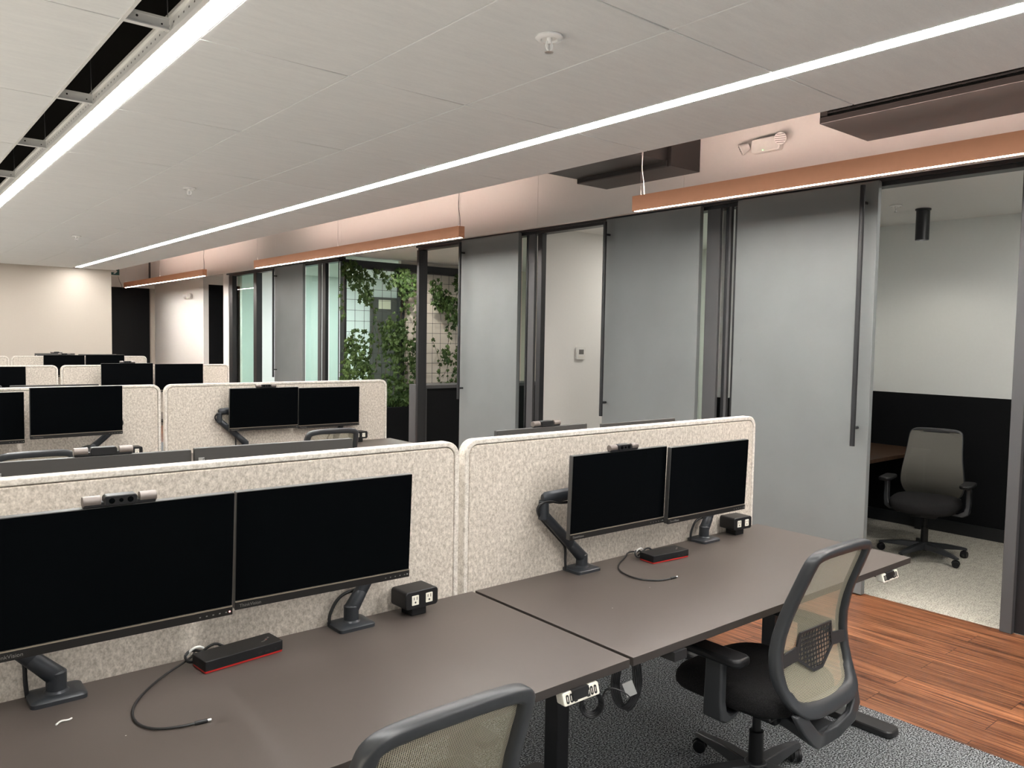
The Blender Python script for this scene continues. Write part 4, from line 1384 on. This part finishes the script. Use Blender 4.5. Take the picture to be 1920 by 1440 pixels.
ch = make_chair('black mesh task chair at right with lumbar pad, pushed up to the desk', (2.53, 1.60, 0), 0.0, M['chair_mesh'], star=148)
copy_tree(ch, (0.825, 1.44, 0), R_(0), label='black mesh chair back rising at the bottom edge of the photo')
ch2 = make_chair('chair back of the second row, seen against the felt screen beside a power box', (2.51, 5.235, 0), R_(-2), M['chair_mesh'], star=30, lift=0.03)
copy_tree(ch2, (0.70, 5.105, 0), R_(2), label='chair top of the second row at the left edge, behind a monitor back')
make_chair('grey mesh office chair facing out inside the small office', (6.47, 2.66, 0), R_(102), M['chair_mesh_dim'], frame=False, group=None, star=0)

# office desk
t = thing('office_desk', 'wood topped desk beside the grey chair in the small office', 'desk', (6.55, 3.39, 0))
MB().box(-0.95, 0.93, -0.335, 0.31, 0.70, 0.732).build('tabletop', M['table_wood'], t, bevel=0.002)
for sx in (-0.9, 0.88):
    for sy in (-0.28, 0.26):
        MB().box(sx - 0.025, sx + 0.025, sy - 0.025, sy + 0.025, 0, 0.70).build('leg', M['black_frame'], t)

# ------------------------------------------------------------------ ivy nook
t = thing('wire_trellis', 'black wire grid trellis carrying the ivy', 'trellis', (6.7, 9.97, 0))
b = MB()
for k in range(22):
    x = -1.47 + k * 0.145
    b.cyl((x, 0, 0.62), (x, 0, 2.64), 0.0028, n=5)
for k in range(14):
    z = 0.68 + k * 0.150
    b.cyl((-1.5, -0.004, z), (1.6, -0.004, z), 0.0028, n=5)
b.build('wire_grid', M['wire'], t)
MB().box(-1.50, -1.47, -0.012, 0.012, 0.6, 2.64).build('side_bar', M['black_frame'], t)
t = thing('planter_box', 'long black planter box under the ivy', 'planter', (6.55, 9.76, 0))
MB().box(-1.28, 1.5, -0.19, -0.17, 0, 0.68).box(-1.28, 1.5, 0.17, 0.19, 0, 0.68).box(-1.28, -1.26, -0.17, 0.17, 0, 0.68).box(1.48, 1.5, -0.17, 0.17, 0, 0.68).box(-1.26, 1.48, -0.17, 0.17, 0, 0.04).build('box', M['black_wall'], t)
MB().box(-1.26, 1.48, -0.17, 0.17, 0.56, 0.61).build('soil', M['soil'], t)

LEAF = [(0, 0), (0.30, -0.16), (0.62, -0.05), (0.46, 0.22), (0.74, 0.52), (0.30, 0.60), (0, 1.0), (-0.30, 0.60), (-0.74, 0.52), (-0.46, 0.22), (-0.62, -0.05), (-0.30, -0.16)]


def ivy(label, origin, blobs, vines, seed):
    rnd = random.Random(seed)
    t = thing('climbing_ivy', label, 'plant', origin, 0, 'ivy on the trellis')
    O = Vector(origin)
    b = MB()

    def leaf(p, s):
        yaw, pit, rol = rnd.uniform(-0.9, 0.9), rnd.uniform(-0.7, 0.7), rnd.uniform(2.0, 4.3)
        R = Euler((math.pi / 2 + pit, rol, yaw), 'XYZ').to_matrix() if False else (Matrix.Rotation(yaw, 3, 'Z') @ Matrix.Rotation(pit, 3, 'X') @ Matrix.Rotation(rol, 3, 'Y'))
        c = b.bm.verts.new(p - O + R @ Vector((0, -0.10 * s, 0.35 * s)))
        vs = [b.bm.verts.new(p - O + R @ Vector((u * s * 0.62, 0.06 * s * abs(u), v * s))) for u, v in LEAF]
        for i in range(len(vs)):
            b.bm.faces.new((c, vs[i], vs[(i + 1) % len(vs)]))
    for (x, z, rx, rz_, n) in blobs:
        for _ in range(n):
            a, r = rnd.uniform(0, 2 * math.pi), math.sqrt(rnd.random())
            leaf(Vector((x + rx * r * math.cos(a), 9.95 + rnd.uniform(-0.07, 0.02), z + rz_ * r * math.sin(a))), rnd.uniform(0.045, 0.085))
    st = MB()
    for pts in vines:
        P = [Vector((x, 9.955 + rnd.uniform(-0.015, 0.01), z)) for x, z in pts]
        st.tube([p - O for p in P], 0.003, n=5, smooth=2)
        for a, c in zip(P, P[1:]):
            m = max(2, int((c - a).length / 0.040))
            for k in range(m):
                p = a.lerp(c, k / m)
                leaf(p + Vector((rnd.uniform(-0.04, 0.04), rnd.uniform(-0.04, 0.01), rnd.uniform(-0.04, 0.04))), rnd.uniform(0.04, 0.075))
    b.build('foliage', M['leaf'], t, smooth=False)
    st.build('stems', M['stem'], t)
    return t


ivy('ivy climbing the left part of the trellis, before bright glass', (5.45, 9.95, 0.61),
    [(5.30, 2.60, 0.16, 0.14, 70), (5.48, 2.42, 0.14, 0.20, 90), (5.55, 2.25, 0.10, 0.08, 30), (5.32, 2.42, 0.08, 0.12, 20), (5.72, 2.58, 0.14, 0.06, 24), (5.42, 1.62, 0.20, 0.16, 60), (5.36, 1.36, 0.18, 0.20, 100), (5.52, 1.20, 0.14, 0.20, 80), (5.28, 1.10, 0.14, 0.18, 50)],
    [[(5.40, 0.7), (5.38, 1.1), (5.32, 1.6), (5.28, 1.72)], [(5.60, 0.7), (5.56, 1.3), (5.62, 1.7), (5.70, 2.0), (5.60, 2.15), (5.45, 2.25), (5.40, 2.55)], [(5.45, 2.2), (5.62, 2.10), (5.72, 2.02)], [(5.20, 2.5), (5.17, 2.2), (5.20, 2.05), (5.15, 1.85)], [(5.22, 1.05), (5.20, 1.4), (5.26, 1.7)], [(5.70, 1.2), (5.76, 1.6), (5.72, 1.9)]], 3)
ivy('dense ivy on the middle of the trellis beside the black post', (6.05, 9.95, 0.61),
    [(6.12, 2.55, 0.14, 0.14, 70), (6.18, 2.36, 0.10, 0.14, 60), (5.92, 2.46, 0.10, 0.10, 30), (5.96, 1.75, 0.20, 0.18, 120), (6.10, 1.62, 0.16, 0.18, 70), (5.90, 1.50, 0.12, 0.16, 40), (6.06, 1.30, 0.12, 0.25, 60), (6.00, 0.92, 0.16, 0.22, 90), (6.20, 0.86, 0.16, 0.18, 90), (6.10, 0.72, 0.26, 0.10, 90), (6.40, 0.80, 0.12, 0.16, 50)],
    [[(6.0, 0.66), (6.02, 1.2), (6.08, 1.7), (6.14, 2.2), (6.16, 2.6)], [(6.22, 0.66), (6.20, 1.2), (6.18, 1.8), (6.20, 2.4)], [(5.84, 0.66), (5.88, 1.3), (5.82, 1.7)], [(6.0, 2.0), (5.86, 1.9)]], 5)
ivy('sparse ivy on the right part of the trellis before the cream wall', (6.75, 9.95, 0.61),
    [(6.36, 2.50, 0.06, 0.14, 24), (6.34, 1.35, 0.09, 0.30, 70), (6.70, 2.42, 0.12, 0.14, 44), (6.84, 2.24, 0.18, 0.16, 110), (7.02, 2.10, 0.14, 0.20, 80), (7.12, 2.5, 0.08, 0.14, 36), (7.06, 1.92, 0.10, 0.10, 30), (6.94, 1.40, 0.10, 0.14, 26), (7.12, 1.12, 0.08, 0.2, 30)],
    [[(6.32, 0.66), (6.36, 1.1), (6.30, 1.5), (6.36, 1.95), (6.34, 2.3), (6.40, 2.55)], [(6.30, 1.85), (6.38, 1.95)], [(6.95, 2.1), (6.94, 1.8), (6.98, 1.65), (6.92, 1.5), (6.98, 1.3), (6.86, 1.05)], [(6.66, 1.65), (6.76, 1.45), (6.82, 1.2), (6.78, 1.02)], [(7.14, 0.9), (7.12, 1.2), (7.16, 1.6)], [(6.80, 1.0), (7.0, 0.98), (7.14, 1.0)]], 9)

t = thing('low_cabinet', 'low black cabinet with a grey top inside the doorway beside the ivy', 'cabinet', (6.05, 8.2, 0))
MB().box(-0.74, 1.2, -0.15, 0.15, 0, 1.045).build('body', M['black_wall'], t)
MB().box(-0.78, 1.22, -0.17, 0.17, 1.045, 1.085).build('top', M['steel_frame'], t)
MB().box(-0.78, -0.74, -0.17, 0.17, 0, 1.045).build('end_panel', M['steel_frame'], t)
t = thing('wall_notice', 'small beige notice on the dark panel behind the ivy', 'notice', (8.12, 13.84, 2.30))
MB().box(-0.14, 0.14, -0.012, -0.001, -0.08, 0.10).build('notice_sheet', M['paper'], t)
t = thing('light_switch', 'small white switch plate on the edge of the far black recess', 'switch', (XF + 0.03, 14.50, 1.50))
MB().box(-0.035, 0.035, 0.0005, 0.008, -0.09, 0.09).build('plate', M['white_plastic'], t, bevel=0.002)
MB().box(-0.010, 0.010, 0.008, 0.013, -0.025, 0.025).build('rocker', M['white_plastic'], t)
